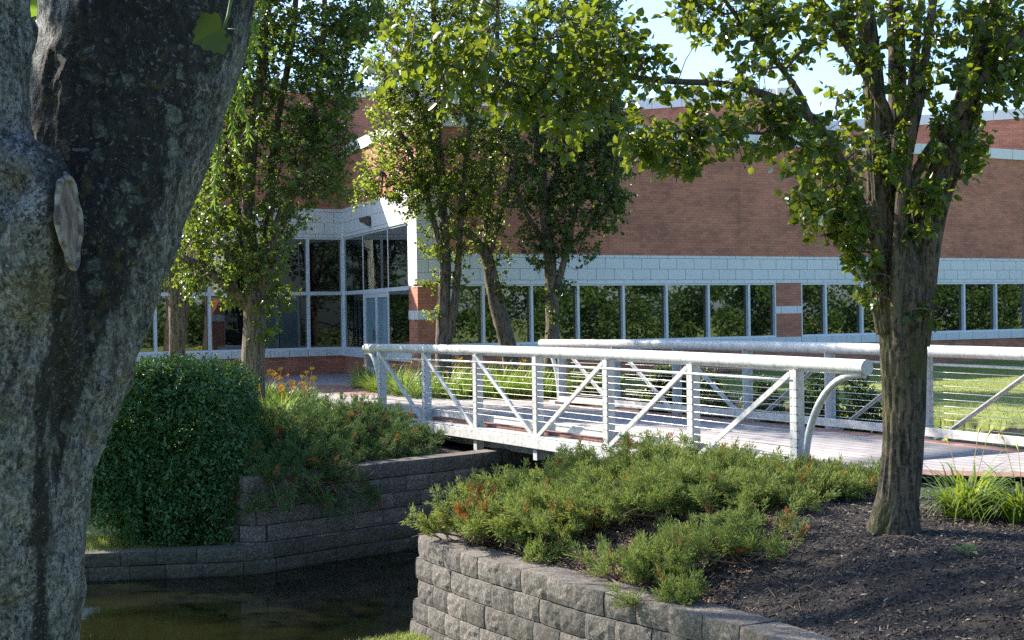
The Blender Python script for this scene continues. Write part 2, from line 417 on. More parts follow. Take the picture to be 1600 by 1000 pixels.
def make_ground():
    xs = axis(-250, 250, -8, 9, .1); ys = axis(-120, 320, 8.5, 24.5, .1)
    X, Y = np.meshgrid(xs, ys); Z = terrain(X, Y)
    pm = path_mask(X, Y); Z = np.where(pm, np.minimum(Z, -.02), Z)
    dpf = dist(PATHS['far']+PATHS['far'][:1], X, Y)
    Z = np.where(inside(PATHS['far'], X, Y), -.02, np.where((Y > 20) & (X < 1) & ~inside(CANAL, X, Y), np.maximum(Z, -.03-.35*dpf), Z))
    br = inside([tuple(bp(-.3, -.3)[:2]), tuple(bp(6.2, -.3)[:2]), tuple(bp(6.2, BW+.3)[:2]), tuple(bp(-.3, BW+.3)[:2])], X, Y)
    Z = np.where(br, np.minimum(Z, -.42), Z)
    soil = inside(MOUND, X, Y).astype(float)
    lawn_r = inside([px2(1390, 655), px2(1700, 705), (14, 18), (40, 40), (20, 50), (2.0, 34.0), (1.9, 29.0), px2(1000, 612), px2(1180, 622)], X, Y)
    back = (Y > 17) & (Y < 44) & ~lawn_r & (X > -3.4) & (X < 14)
    soil = np.maximum(soil, back.astype(float))
    soil = np.where(inside(CANAL, X, Y), 1, soil)
    ny, nx = X.shape; idx = np.arange(nx*ny).reshape(ny, nx)
    f = np.stack([idx[:-1, :-1], idx[:-1, 1:], idx[1:, 1:], idx[1:, :-1]], -1).reshape(-1, 4)
    me = mesh_np('ground', np.stack([X, Y, Z], -1).reshape(-1, 3), f, 4, True)
    at_ = me.attributes.new('soil', 'FLOAT', 'POINT'); at_.data.foreach_set('value', soil.ravel().astype(np.float32))
    o = link('ground', me, M['ground']); o['kind'] = 'structure'
    return lawn_r
make_ground()
wm = MB(); wm.prism([(-30, 10), (8, 10), (8, 26), (-30, 18)], WATER_Z-.02, WATER_Z)
water = wm.build('water', M['water']); water['kind'] = 'structure'

def sheet(name, poly, z, mat):
    me = bpy.data.meshes.new(name)
    a = sum(poly[i][0]*poly[(i+1) % len(poly)][1]-poly[(i+1) % len(poly)][0]*poly[i][1] for i in range(len(poly)))
    if a < 0: poly = poly[::-1]
    bm = bmesh.new(); vs = [bm.verts.new((p[0], p[1], z)) for p in poly]; fc = bm.faces.new(vs)
    bmesh.ops.triangulate(bm, faces=[fc]); bm.to_mesh(me); bm.free()
    o = link(name, me, mat); o['kind'] = 'structure'; return o
sheet('path', PATHS['near'], .004, M['paver'])
sheet('path', PATHS['far'], .004, M['paver'])
def strip(pts, wd, z, mat, name='path_border'):
    P = [Vector((p[0], p[1], 0)) for p in pts]; L = []; Rr = []
    for i, p in enumerate(P):
        t = (P[min(i+1, len(P)-1)]-P[max(i-1, 0)]).normalized(); n = Vector((-t.y, t.x, 0)); L.append(p+n*wd); Rr.append(p)
    mb = MB()
    for i, p in enumerate(L+Rr): mb.v.append((p.x, p.y, z))
    k = len(P)
    for i in range(k-1): mb.face((k+i, k+i+1, i+1, i))
    o = mb.build(name, mat); o['kind'] = 'structure'; return o
strip(PATHS['near'][0:7], .42, .008, M['redpaver'])
strip([PATHS['near'][7], PATHS['near'][8], PATHS['near'][9]][0:3], .42, .008, M['redpaver'])
strip(PATHS['far'][9:15], .45, .008, M['redpaver'])
sheet('path_border', [px2(545, 618), px2(600, 617), px2(575, 603), px2(440, 601), px2(470, 609)], .008, M['redpaver'])

# ------------------------------------------------------------------ retaining walls of split-face block
def block_wall(name, label, pts, ztop, courses, ch, bl, depth, mat, cat, batter=.018, seed=1, jit=.006):
    r = np.random.default_rng(seed); V = []; Fq = []; nb = 0
    P = [np.array(p, float) for p in pts]
    seg = [np.linalg.norm(P[i+1]-P[i]) for i in range(len(P)-1)]; tot = sum(seg)
    def pos(s):
        s = max(0, min(tot-1e-6, s))
        for i, L in enumerate(seg):
            if s <= L: return P[i]+(P[i+1]-P[i])*(s/L), (P[i+1]-P[i])/L
            s -= L
        return P[-1], (P[-1]-P[-2])/seg[-1]
    nx, nz = 7, 5
    for c in range(courses):
        z1 = ztop-c*ch-.004; z0 = z1-ch+.010
        s = -bl*(.5 if c % 2 else 0)*1.0
        while s < tot:
            l = bl*(1+r.uniform(-.12, .12)); a = max(s, 0); b = min(s+l-.007, tot); s += l
            if b-a < .05: continue
            pa, _ = pos(a+1e-4); pb, _ = pos(b-1e-4)
            t = (pb-pa)/np.linalg.norm(pb-pa); nrm = np.array([t[1], -t[0]])      # outward: right of travel
            L = np.linalg.norm(pb-pa); push = batter*c+r.uniform(-jit, jit)
            zj0, zj1 = z0+r.uniform(-.002, .002), z1+r.uniform(-.003, .003)
            g = []
            for j in range(nz):
                for i in range(nx):
                    u = i/(nx-1); v = j/(nz-1)
                    u_ = .03+.94*(u if 0 < i < nx-1 else u) ; e = min(u, 1-u)*L; e2 = min(v, 1-v)*(zj1-zj0)
                    q = -.012*math.exp(-e/.010)-.010*math.exp(-e2/.010)
                    h = push+q+(.013*(r.random()-.45) if 0 < i < nx-1 and 0 < j < nz-1 else 0)
                    p2 = pa+t*(u*L)+nrm*h; g.append((p2[0], p2[1], zj0+(zj1-zj0)*v))
            bk = [pa-nrm*depth, pb-nrm*depth]
            base = len(V); V.extend(g)
            V.extend([(bk[0][0], bk[0][1], zj0), (bk[1][0], bk[1][1], zj0), (bk[0][0], bk[0][1], zj1), (bk[1][0], bk[1][1], zj1)])
            k = base+nx*nz
            for j in range(nz-1):
                for i in range(nx-1): Fq.append((base+j*nx+i, base+j*nx+i+1, base+(j+1)*nx+i+1, base+(j+1)*nx+i))
            Fq.append(tuple([base+(nz-1)*nx+i for i in range(nx)]+[k+3, k+2]))
            Fq.append(tuple([base+i for i in range(nx)][::-1]+[k, k+1]))
            Fq.append(tuple([base+j*nx for j in range(nz)]+[k+2, k]))
            Fq.append(tuple([base+j*nx+nx-1 for j in range(nz)][::-1]+[k+1, k+3]))
            Fq.append((k, k+2, k+3, k+1))
    me = bpy.data.meshes.new(name); me.from_pydata(V, [], Fq); me.update()
    o = link(name, me, mat); tag(o, label, cat); return o
# walls travel so that their face lies to the right of travel
def smooth_line(pts, n=10):
    P = [np.array(p, float) for p in pts]; out = []
    for i in range(len(P)-1):
        p0 = P[max(i-1, 0)]; p1 = P[i]; p2 = P[i+1]; p3 = P[min(i+2, len(P)-1)]
        for k in range(n):
            t = k/n; out.append(.5*((2*p1)+(p2-p0)*t+(2*p0-5*p1+4*p2-p3)*t*t+(3*p1-p0-3*p2+p3)*t**3))
    out.append(P[-1]); return [tuple(p) for p in out]
fw = block_wall('retaining_wall', 'sunlit pale split-face block wall edging the juniper bed in front of the bridge', [WRET[2], WRET[1], WA]+smooth_line(WLINE, 4)[1:], -.53, 8, .2, .37, .34, M['block'], 'retaining wall', seed=3)
bw = block_wall('retaining_wall', 'shaded dark block wall running from the hedge under the bridge', [WG, WF, WE, (-4.4, 18.5)][::-1][1:] if False else [(-4.3, 18.4), WE, WF, WG], -.31, 7, .2, .42, .34, M['darkblock'], 'retaining wall', seed=5)
lw = block_wall('edging_wall', 'low mossy block edging along the water below the hedge', LEDGE+[(-2.2, 17.95), (-.6, 19.42)], -1.13, 3, .165, .46, .30, M['mossblock'], 'edging wall', batter=.03, seed=7)

# ------------------------------------------------------------------ office building
E2 = Vector((math.cos(.5231), math.sin(.5231), 0)); NE = Vector((-E2.y, E2.x, 0))   # along the main wall; NE points inside
K0 = Vector((-.675, 34, 0)); MUL = 1.346
def kx(px):
    """distance along the main wall for a photograph column"""
    d = ray(px, 490); a = Matrix(((d.x, -E2.x), (d.y, -E2.y))); s = a.inverted() @ Vector((K0.x, K0.y)); return s[1]
C0 = K0 + E2*kx(653)
IN = at(537, 490, 40.2); IN.z = 0
AV = (IN-C0); ALEN = AV.length; AV.normalize(); AN = Vector((AV.y, -AV.x, 0))       # along the entrance wall going back; AN points into the building
if AN.dot(E2) < 0: AN = -AN
def lx(px):
    d = ray(px, 490); a = Matrix(((d.x, -E2.x), (d.y, -E2.y))); s = a.inverted() @ Vector((IN.x, IN.y)); return s[1]
def ax_(px):
    d = ray(px, 490); a = Matrix(((d.x, -AV.x), (d.y, -AV.y))); s = a.inverted() @ Vector((C0.x, C0.y)); return s[1]
bld = empty('office_building', C0)
tag(bld, 'red brick office building with white masonry bands and long mirrored windows', 'building')
class Face:
    """a wall face: origin, unit direction along it, unit inward normal"""
    def __init__(s, o, u, n): s.o = Vector(o); s.u = u; s.n = n; s.flip = u.cross(n).z < 0
    def slab(s, mb, a, b, z0, z1, out=0.0, dep=.35, uo=(0, 0)):
        o = s.o+s.u*a-s.n*out+Vector((0, 0, z0))
        mb.obox(o, s.u*(b-a), s.n*(dep+out), Vector((0, 0, z1-z0)), (a+uo[0], z0+uo[1])) if not s.flip else mb.obox(s.o+s.u*b-s.n*out+Vector((0, 0, z0)), s.u*(a-b), s.n*(dep+out), Vector((0, 0, z1-z0)), (uo[0]-b, z0+uo[1]))
main = Face(C0, E2, NE); left = Face(IN, -E2, NE); ent = Face(C0, AV, AN); upper = Face(IN, E2, NE)
END = kx(1600)+14 - kx(653)
z_sill, z_wt, z_band, z_par = .866, 2.32, 3.04, 6.32
L_sill, L_mid, L_wt, L_band, L_top = .70, 2.25, 3.80, 4.61, 8.12
def m_(px): return kx(px)-kx(653)
def wall_part(name, mat, slabs, face):
    for sl in slabs:
        mb = MB(); face.slab(mb, *sl[:4], **(sl[4] if len(sl) > 4 else {})); o = mb.build(name, mat, bld)
    return o
p0, p1, p2, p3 = 0, m_(704), m_(1212.6), m_(1252.5)
# main wall brickwork
wall_part('wall', M['brick'], [(p1, END, z_band, z_par-.3), (.35, p1, L_band, z_par-.3), (0, END, -.5, z_sill-.215), (p0+.35, p1, z_sill-.215, 1.50), (p0+.35, p1, 1.72, z_wt), (p2, p3, z_sill, 1.50), (p2, p3, 1.70, z_wt)], main)
wall_part('wall', M['brick'], [(0, ALEN, L_band, z_par-.3), (0, .75, -.5, 1.50), (0, .75, 1.72, 2.27), (.75, ax_(606), -.5, .50), (ax_(567), ALEN, -.5, .50)], ent)
left_len = 18
wall_part('wall', M['brick'], [(0, left_len, L_band, L_top-.33), (0, left_len, -.5, L_sill-.19)], left)
U1 = Vector((3.12, 43.6, 0)); U2 = Vector((8.32, 42, 0)); U3 = Vector((8.25, 50.95, 0)); U4 = Vector((17.6, 46.9, 0)); U5 = Vector((24, 52, 0))
tU = (U1-IN).dot(E2); U1 = IN+E2*tU
ups = [(IN, U1), (U1, U2), (U2, U3), (U3, U4), (U4, U5), (U5, Vector((34, 49, 0)))]
mbu = MB(); mbc = MB()
for a, b in ups:
    u = (b-a).normalized(); n = Vector((-u.y, u.x, 0)); fc = Face(a, u, n); L = (b-a).length
    fc.slab(mbu, 0, L, 5.5, L_top-.33); fc.slab(mbc, -.02, L+.02, L_top-.33, L_top, .05, .45)
mbu.build('upper_wall', M['brick'], bld); mbc.build('coping', M['coping'], bld)
roof = MB(); roof.prism([tuple((C0+NE*.2)[:2]), tuple((C0+E2*END+NE*.2)[:2]), tuple((C0+E2*END+NE*30)[:2]), tuple((IN+NE*26)[:2]), tuple((IN+AN*.2)[:2])], 5.7, 5.9)
roof.prism([tuple((IN+NE*.2)[:2]), tuple((IN-E2*left_len+NE*.2)[:2]), tuple((IN-E2*left_len+NE*20)[:2]), tuple((IN+NE*20)[:2])], 7.5, 7.7)
roof.build('roof', mat_plain('roof_membrane', (.22, .22, .21), .9), bld)
# white bands: courses with real gaps between them
def band(face, a, b, ztop, courses, uo=0.0, name='masonry_band', mat='band'):
    mb = MB(); z = ztop
    for i, h in enumerate(courses):
        face.slab(mb, a, b, z-h+.004, z-.004, .012, .3, (uo+(.27 if i % 2 else 0), 0)); z -= h
    mb2 = MB(); face.slab(mb2, a+.02, b-.02, z+.002, ztop-.002, -.004, .25); 
    mb2.build('band_backing', M['lampmetal'], bld)
    return mb.build(name, M[mat], bld)
band(main, p1, END, z_band, (.078, .272, .272, .098))
band(ent, .3, ALEN, L_band, (.09, .30, .32, .10))
band(ent, .3, .75, L_wt, (.28, .31, .31, .31, .30))
band(main, -.012, p1, L_band, (.09, .30, .32, .10, .28, .31, .31, .31, .27))
band(left, 0, left_len, L_band, (.09, .30, .32, .10))
band(main, -.012, p1, 1.72, (.22,), .1); band(ent, 0.3, .75, 1.72, (.22,), .1); band(main, p2-.01, p3+.01, 1.70, (.20,), .1)
wall_part('window_sill', M['band'], [(p1-.05, END, z_sill-.215, z_sill, dict(out=.05))], main)
wall_part('window_sill', M['band'], [(0, left_len, L_sill-.19, L_sill, dict(out=.06))], left)
wall_part('window_sill', M['band'], [(ax_(567), ALEN-.06, .50, L_sill, dict(out=.05)), (.4, ax_(606), .50, L_sill, dict(out=.05))], ent)
wall_part('coping', M['coping'], [(-.05, END, z_par-.3, z_par, dict(out=.06, dep=.4))], main)
wall_part('coping', M['coping'], [(.36, ALEN, z_par-.3, z_par, dict(out=.06, dep=.4))], ent)
wall_part('coping', M['coping'], [(0, left_len, L_top-.33, L_top, dict(out=.06, dep=.4))], left)
wall_part('parapet_flashing', M['alu'], [(p1, p2, z_wt, z_wt+.03, dict(out=.03))], main)
for px_ in (860, 975, 1205, 1255, 1420, 1560):
    mb = MB(); main.slab(mb, m_(px_), m_(px_)+.014, z_band+.004, z_par-.302, .002, .02); mb.build('control_joint', M['joint'], bld)
# windows
def window(face, a, b, z0, z1, fw_=.035, rec=.06, out=.06):
    mb = MB()
    face.slab(mb, a, a+fw_, z0, z1, -rec+out, rec+.04); face.slab(mb, b-fw_, b, z0, z1, -rec+out, rec+.04)
    face.slab(mb, a+fw_, b-fw_, z0, z0+.05, -rec+out, rec+.04); face.slab(mb, a+fw_, b-fw_, z1-.045, z1, -rec+out, rec+.04)
    o = mb.build('window', M['alu'], bld)
    g = MB(); face.slab(g, a+fw_, b-fw_, z0+.05, z1-.045, -rec-(.035 if out > .03 else 0), rec+.06)
    g.build('pane', M['glass'], o); return o
ks = [704, 756, 831.6, 904, 975, 1042.4, 1108, 1171, 1212.6]
for a, b in zip(ks[:-1], ks[1:]): window(main, m_(a), m_(b), z_sill, z_wt)
k = p3; first = True
edges = [p3, m_(1291)]
while edges[-1]+MUL < END: edges.append(edges[-1]+MUL)
for a, b in zip(edges[:-1], edges[1:]): window(main, a, b, z_sill, z_wt)
ENT_CORNER = MB(); ent.slab(ENT_CORNER, ALEN-.06, ALEN-.001, L_sill, L_wt, 0, .1); ENT_CORNER.build('corner_mullion', M['alu'], bld)
le = [0.0, -lx(483)]
le += [-lx(410) if False else -lx(407), -lx(328), -lx(243)]
while le[-1] < left_len-2: le.append(le[-1]+2.0)
for a, b in zip(le[:-1], le[1:]):
    window(left, a, b, L_sill, L_mid); window(left, a, b, L_mid, L_wt)
e_ = [.75, ax_(606), ax_(567), ALEN-.06]
for i, (a, b) in enumerate(zip(e_[:-1], e_[1:])):
    window(ent, a, b, L_mid, L_wt, .03, .03, .01)
    if i != 1: window(ent, a, b, L_sill, L_mid, .03, .03, .01)
def door():
    a, b = e_[1], e_[2]; m = (a+b)/2
    fr = MB(); ent.slab(fr, a, a+.06, 0, L_mid, -.01, .1); ent.slab(fr, b-.06, b, 0, L_mid, -.01, .1); ent.slab(fr, a+.06, b-.06, L_mid-.06, L_mid, -.01, .1)
    fr.build('door_frame', M['alu'], bld)
    for s0, s1, hs in ((a+.065, m-.004, m-.09), (m+.004, b-.065, m+.06)):
        d = MB(); ent.slab(d, s0, s0+.07, .01, L_mid-.065, -.03, .09); ent.slab(d, s1-.07, s1, .01, L_mid-.065, -.03, .09)
        ent.slab(d, s0+.07, s1-.07, .01, .25, -.03, .09); ent.slab(d, s0+.07, s1-.07, L_mid-.17, L_mid-.065, -.03, .09)
        o = d.build('door', M['alu'], bld)
        g = MB(); ent.slab(g, s0+.07, s1-.07, .25, L_mid-.17, -.055, .075); g.build('pane', M['doorglass'], o)
        h = MB(); ent.slab(h, hs, hs+.03, .95, 1.25, .04, -.02); h.build('handle', M['lampmetal'], o)
door()
# flood lamp over the door
lp = C0+AV*ax_(581); lpz = at(576, 345, lp.y).z
lamp = empty('wall_lamp', (lp.x, lp.y, lpz)); tag(lamp, 'dark wall flood lamp on the white band above the entrance doors', 'wall lamp')
LS = .68
LB = MB(); o = lp+Vector((0, 0, lpz)); u = AV; n = AN
LB.obox(o-u*.12+Vector((0, 0, -.10)), u*.24, n*-.05, Vector((0, 0, .2)))
LB.build('bracket', M['lampmetal'], lamp, .006)
hd = MB(); a = o-n*.06+Vector((0, 0, .12)); q = [a-u*.15, a+u*.15]
hd.v += [tuple(x) for x in (q[0], q[1], q[1]-n*.22+Vector((0, 0, -.04)), q[0]-n*.22+Vector((0, 0, -.04)), q[0]+Vector((0, 0, -.26)), q[1]+Vector((0, 0, -.26)), q[1]-n*.19+Vector((0, 0, -.14)), q[0]-n*.19+Vector((0, 0, -.14)))]
for f in ((0, 1, 2, 3), (7, 6, 5, 4), (0, 3, 7, 4), (1, 5, 6, 2), (3, 2, 6, 7), (0, 4, 5, 1)): hd.face(f)
hd.build('housing', M['lampmetal'], lamp, .01)
ln = MB(); ln.v += [tuple(x) for x in (q[0]+u*.03-n*.03+Vector((0, 0, -.258)), q[1]-u*.03-n*.03+Vector((0, 0, -.258)), q[1]-u*.03-n*.17+Vector((0, 0, -.158)), q[0]+u*.03-n*.17+Vector((0, 0, -.158)))]
ln.face((3, 2, 1, 0)); ln.face((0, 1, 2, 3)) if False else None
ln.build('lens', M['alu'], lamp)

# ------------------------------------------------------------------ footbridge
brg = empty('footbridge', tuple(bp(3, BW/2))); tag(brg, 'white steel footbridge with pipe handrails and cable railings over the canal', 'bridge')
def camz(k): return .0028*k*(6-k)
PC = 1.0665                                    # pipe centre above the deck at the ends
def deck():
    n = 13
    for name, f0, f1, mat in (('deck', .46, BW-.46, M['paver']), ('deck_border', .16, .46, M['redpaver']), ('deck_border', BW-.46, BW-.16, M['redpaver'])):
        mb = MB()
        for i in range(n):
            k_ = 6*i/(n-1)
            for f in (f0, f1):
                p = bp(k_, f, camz(k_)+.004); mb.v.append(tuple(p)); mb.v.append(tuple(p-Vector((0, 0, .08))))
        for i in range(n-1):
            b = i*4; c = b+4
            mb.face((b, c, c+2, b+2), None, True); mb.face((b+1, b+3, c+3, c+1)); mb.face((b, b+1, c+1, c)); mb.face((b+2, c+2, c+3, b+3))
        mb.face((0, 2, 3, 1)); e = (n-1)*4; mb.face((e, e+1, e+3, e+2))
        mb.build(name, mat, brg)
deck()
for side in (0, 1):
    s = 1 if side == 0 else -1                 # inward direction along N2
    f0 = 0.0 if side == 0 else BW
    I = N2*s
    def q(k_, off, z): return bp(k_, f0, 0)+I*off+Vector((0, 0, z+camz(k_)))
    ends = (-.40, 6.56)
    kk = [ends[0]+(ends[1]-ends[0])*i/28 for i in range(29)]
    hr = MB(); hr.tube([q(x, .06, PC) for x in kk], .073, 28, False)
    for e_k, sg_ in ((kk[0], -1), (kk[-1], 1)):
        b_ = len(hr.v); cc = q(e_k, .06, PC)+D2*sg_*.002
        for t_ in range(28): hr.v.append(tuple(cc+N2*(.0735*math.cos(t_*math.pi/14))+Vector((0, 0, .0735*math.sin(t_*math.pi/14)))))
        hr.face([b_+t_ for t_ in range(28)][::(1 if sg_ < 0 else -1)])
    hr.build('handrail', M['white'], brg)
    sr = MB(); sr.tube([q(x, .0, PC-.165) for x in [0+i*.5 for i in range(13)]], .017, 10); sr.build('subrail', M['white'], brg)
    for j in range(9):
        z = PC-.255-j*.082
        c = MB(); c.tube([q(i*1.0, .0, z) for i in range(7)], .0042, 6); c.build('cable', M['wire'], brg)
    for k_ in range(7):
        p = MB(); c = q(k_, 0, 0)
        lo = PC-1.27-(.16 if 0 < k_ < 6 else .02)
        p.obox(c-D2*.05-I*.012+Vector((0, 0, lo)) if s > 0 else c+D2*.05-I*.012+Vector((0, 0, lo)), D2*.10*(1 if s > 0 else -1), I*.012, Vector((0, 0, PC-.06-lo)))
        p.obox(c-D2*.008*s+Vector((0, 0, lo)), D2*.016*s, I*.125, Vector((0, 0, PC-.05-lo)))
        nf_ = len(p.f)
        for j in range(9):
            z = PC-.255-j*.082
            for dd in (-1, 1): p.tube([q(k_, .0, z)+D2*dd*.012-I*.006, q(k_, .0, z)+D2*dd*.062-I*.006], .0075, 6)
        po = p.build('post', M['white'], brg); po.data.materials.append(M['lampmetal'])
        for f_ in range(nf_, len(po.data.polygons)): po.data.polygons[f_].material_index = 1
        if k_ == 6 or k_ == 0: pass
    for b in range(6):
        up0, up1 = (True, False) if b < 3 else (False, True)
        za, zb = (PC-.10, PC-1.12) if b < 3 else (PC-1.12, PC-.10)
        a0 = q(b, .012, za)+D2*.05; a1 = q(b+1, .012, zb)-D2*.05
        t = (a1-a0).normalized(); up = I.cross(t)
        m = MB(); m.obox(a0-up*.028-I*.028, t*(a1-a0).length, up*.056, I*.012) if up.cross(I).dot(t) > 0 else m.obox(a0+up*.028-I*.028, t*(a1-a0).length, -up*.056, I*.012)
        m.obox(a0-up*.006-I*.016, t*(a1-a0).length, up*.012, I*.045) if up.cross(I).dot(t) > 0 else m.obox(a0+up*.006-I*.016, t*(a1-a0).length, -up*.012, I*.045)
        m.build('brace', M['white'], brg)
    def beam(name, off0, off1, z0, z1, k0, k1, mat):
        m = MB(); n = 13
        for i in range(n):
            x = k0+(k1-k0)*i/(n-1)
            for (o_, z) in ((off0, z0), (off1, z0), (off1, z1), (off0, z1)): m.v.append(tuple(q(x, o_, z)))
        for i in range(n-1):
            for a in range(4):
                b_ = (a+1) % 4
                fc = (i*4+a, i*4+b_, i*4+4+b_, i*4+4+a); m.face(fc if s > 0 else fc[::-1])
        m.face((3, 2, 1, 0) if s > 0 else (0, 1, 2, 3)); e = (n-1)*4; m.face((e, e+1, e+2, e+3) if s > 0 else (e+3, e+2, e+1, e))
        bm = bmesh.new(); 
        return m.build(name, mat, brg, .003)
    beam('bottom_chord', -.055, -.013, PC-1.27, PC-1.13, -.02, 6.02, M['white'])
    beam('chord_flange', -.013, .155, PC-1.125, PC-1.105, -.02, 6.02, M['white'])
    beam('bottom_chord', -.013, .10, PC-1.275, PC-1.245, -.02, 6.02, M['white'])
    beam('toe_plate', .13, .15, PC-1.03, PC-.925, .03, 6.0, M['white'])
    beam('girder', .28, .31, PC-1.42, PC-1.16, .3, 5.8, M['girder'])
    for kq, dr, en in ((0, -1, ends[0]), (6, 1, ends[1])):
        # curved bracket tube from the foot of the end post up to the overhanging pipe
        a = q(kq+dr*.05, .06, .0); L = abs(en-kq)*BAY-.05*BAY-.10; Hh = PC-.075
        pts = [a+D2*dr*(L*(1-math.cos(t)))+Vector((0, 0, Hh*math.sin(t))) for t in [math.pi/2*i/16 for i in range(17)]]
        pts.append(pts[-1]+D2*dr*.06)
        m = MB(); m.tube(pts, .037, 14); m.build('curved_bracket', M['white'], brg)
        ft = MB(); ft.obox(a-D2*.06-I*.03 if s > 0 else a+D2*.06-I*.03, D2*.2*(1 if s > 0 else -1), I*.16, Vector((0, 0, .055))); ft.build('foot', M['white'], brg, .004)
for j in range(1, 6):
    m = MB(); a = bp(j, .30, camz(j)+PC-1.36); m.obox(a-D2*.04, D2*.08, N2*(BW-.6), Vector((0, 0, .18))); m.build('cross_beam', M['girder'], brg)

# ------------------------------------------------------------------ leaves, twigs, trees
def leaf_mesh(name, P, Dn, Nn, L, W=.36, fold=.25, droop=.15):
    """one folded leaf of two quads at each P, pointing along Dn with upper side Nn"""
    P = np.asarray(P, float); Dn = unit(np.asarray(Dn, float)); Nn = np.asarray(Nn, float)
    S = unit(np.cross(Dn, Nn)); Nn = np.cross(S, Dn); L = np.asarray(L, float).reshape(-1, 1)
    tpl = [(0, 0, 0), (.30, W, fold*W), (.68, W*.8, fold*W*.6-droop*.3), (1, 0, -droop), (.68, -W*.8, fold*W*.6-droop*.3), (.30, -W, fold*W)]
    V = np.stack([P+L*(Dn*a+S*b+Nn*c) for a, b, c in tpl], 1).reshape(-1, 3)
    b = np.arange(len(P))*6
    Fc = np.concatenate([np.stack([b, b+1, b+2, b+3], 1), np.stack([b, b+3, b+4, b+5], 1)])
    return mesh_np(name, V, Fc, 4)
def blade_mesh(name, P, Dn, L, W, bend, seg=4):
    """arching grass-like blades"""
    n = len(P); P = np.asarray(P, float); Dn = unit(np.asarray(Dn, float)); L = np.asarray(L).reshape(-1, 1); W = np.asarray(W).reshape(-1, 1)
    hz = Dn.copy(); hz[:, 2] = 0; hz = unit(hz+1e-4); S = np.stack([-hz[:, 1], hz[:, 0], hz[:, 0]*0], 1)
    V = []; pos = P.copy(); d = Dn.copy(); bend = np.asarray(bend).reshape(-1, 1)
    for i in range(seg+1):
        t = i/seg; wd = W*(1-t**1.6)*.5+.0006
        V.append(pos-S*wd); V.append(pos+S*wd)
        pos = pos+d*L/seg; d = unit(d+np.array([0, 0, -1.0])*bend/seg*(1+t)+hz*bend*.35/seg)
    V = np.stack(V, 1).reshape(-1, 3); b = np.arange(n)*(2*(seg+1)); Fc = []
    for i in range(seg): Fc.append(np.stack([b+2*i, b+2*i+1, b+2*i+3, b+2*i+2], 1))
    return mesh_np(name, V, np.concatenate(Fc), 4, True)
def rdir(n, zb=0.0):
    v = rng.normal(size=(n, 3)); v[:, 2] += zb; return unit(v)
def resample(pts, rad, step):
    out = []; ro = []
    P = [np.array(p, float) for p in pts]
    for i in range(len(P)-1):
        p0 = P[max(i-1, 0)]; p1 = P[i]; p2 = P[i+1]; p3 = P[min(i+2, len(P)-1)]
        n = max(2, int(np.linalg.norm(p2-p1)/step))
        for k in range(n):
            t = k/n; out.append(.5*((2*p1)+(p2-p0)*t+(2*p0-5*p1+4*p2-p3)*t*t+(3*p1-p0-3*p2+p3)*t**3)); ro.append(rad[i]*(1-t)+rad[i+1]*t)
    out.append(P[-1]); ro.append(rad[-1]); return out, ro
def bark_fn(amp, nf, sc, flare=0):
    ph = rng.uniform(0, 6, 4)
    def fn(p, a, r, s):
        k = max(3, round(nf*r/.15))
        w_ = math.sin(k*a+ph[0]+1.3*math.sin(s*sc+ph[1]))+.6*math.sin((k*2+1)*a+ph[2]+1.7*math.sin(s*sc*1.7+ph[3]))
        fl = flare*math.exp(-max(0, s-.22)/.13)*(.55+.45*math.sin(6*a+ph[1])+.25*math.sin(11*a+ph[3])) if flare else 0
        return r+fl+r*(.05*math.sin(2*a+s*1.1+ph[2])+.03*math.sin(3*a-s*2.3+ph[3]))+amp*w_*min(1, r/.12)
    return fn
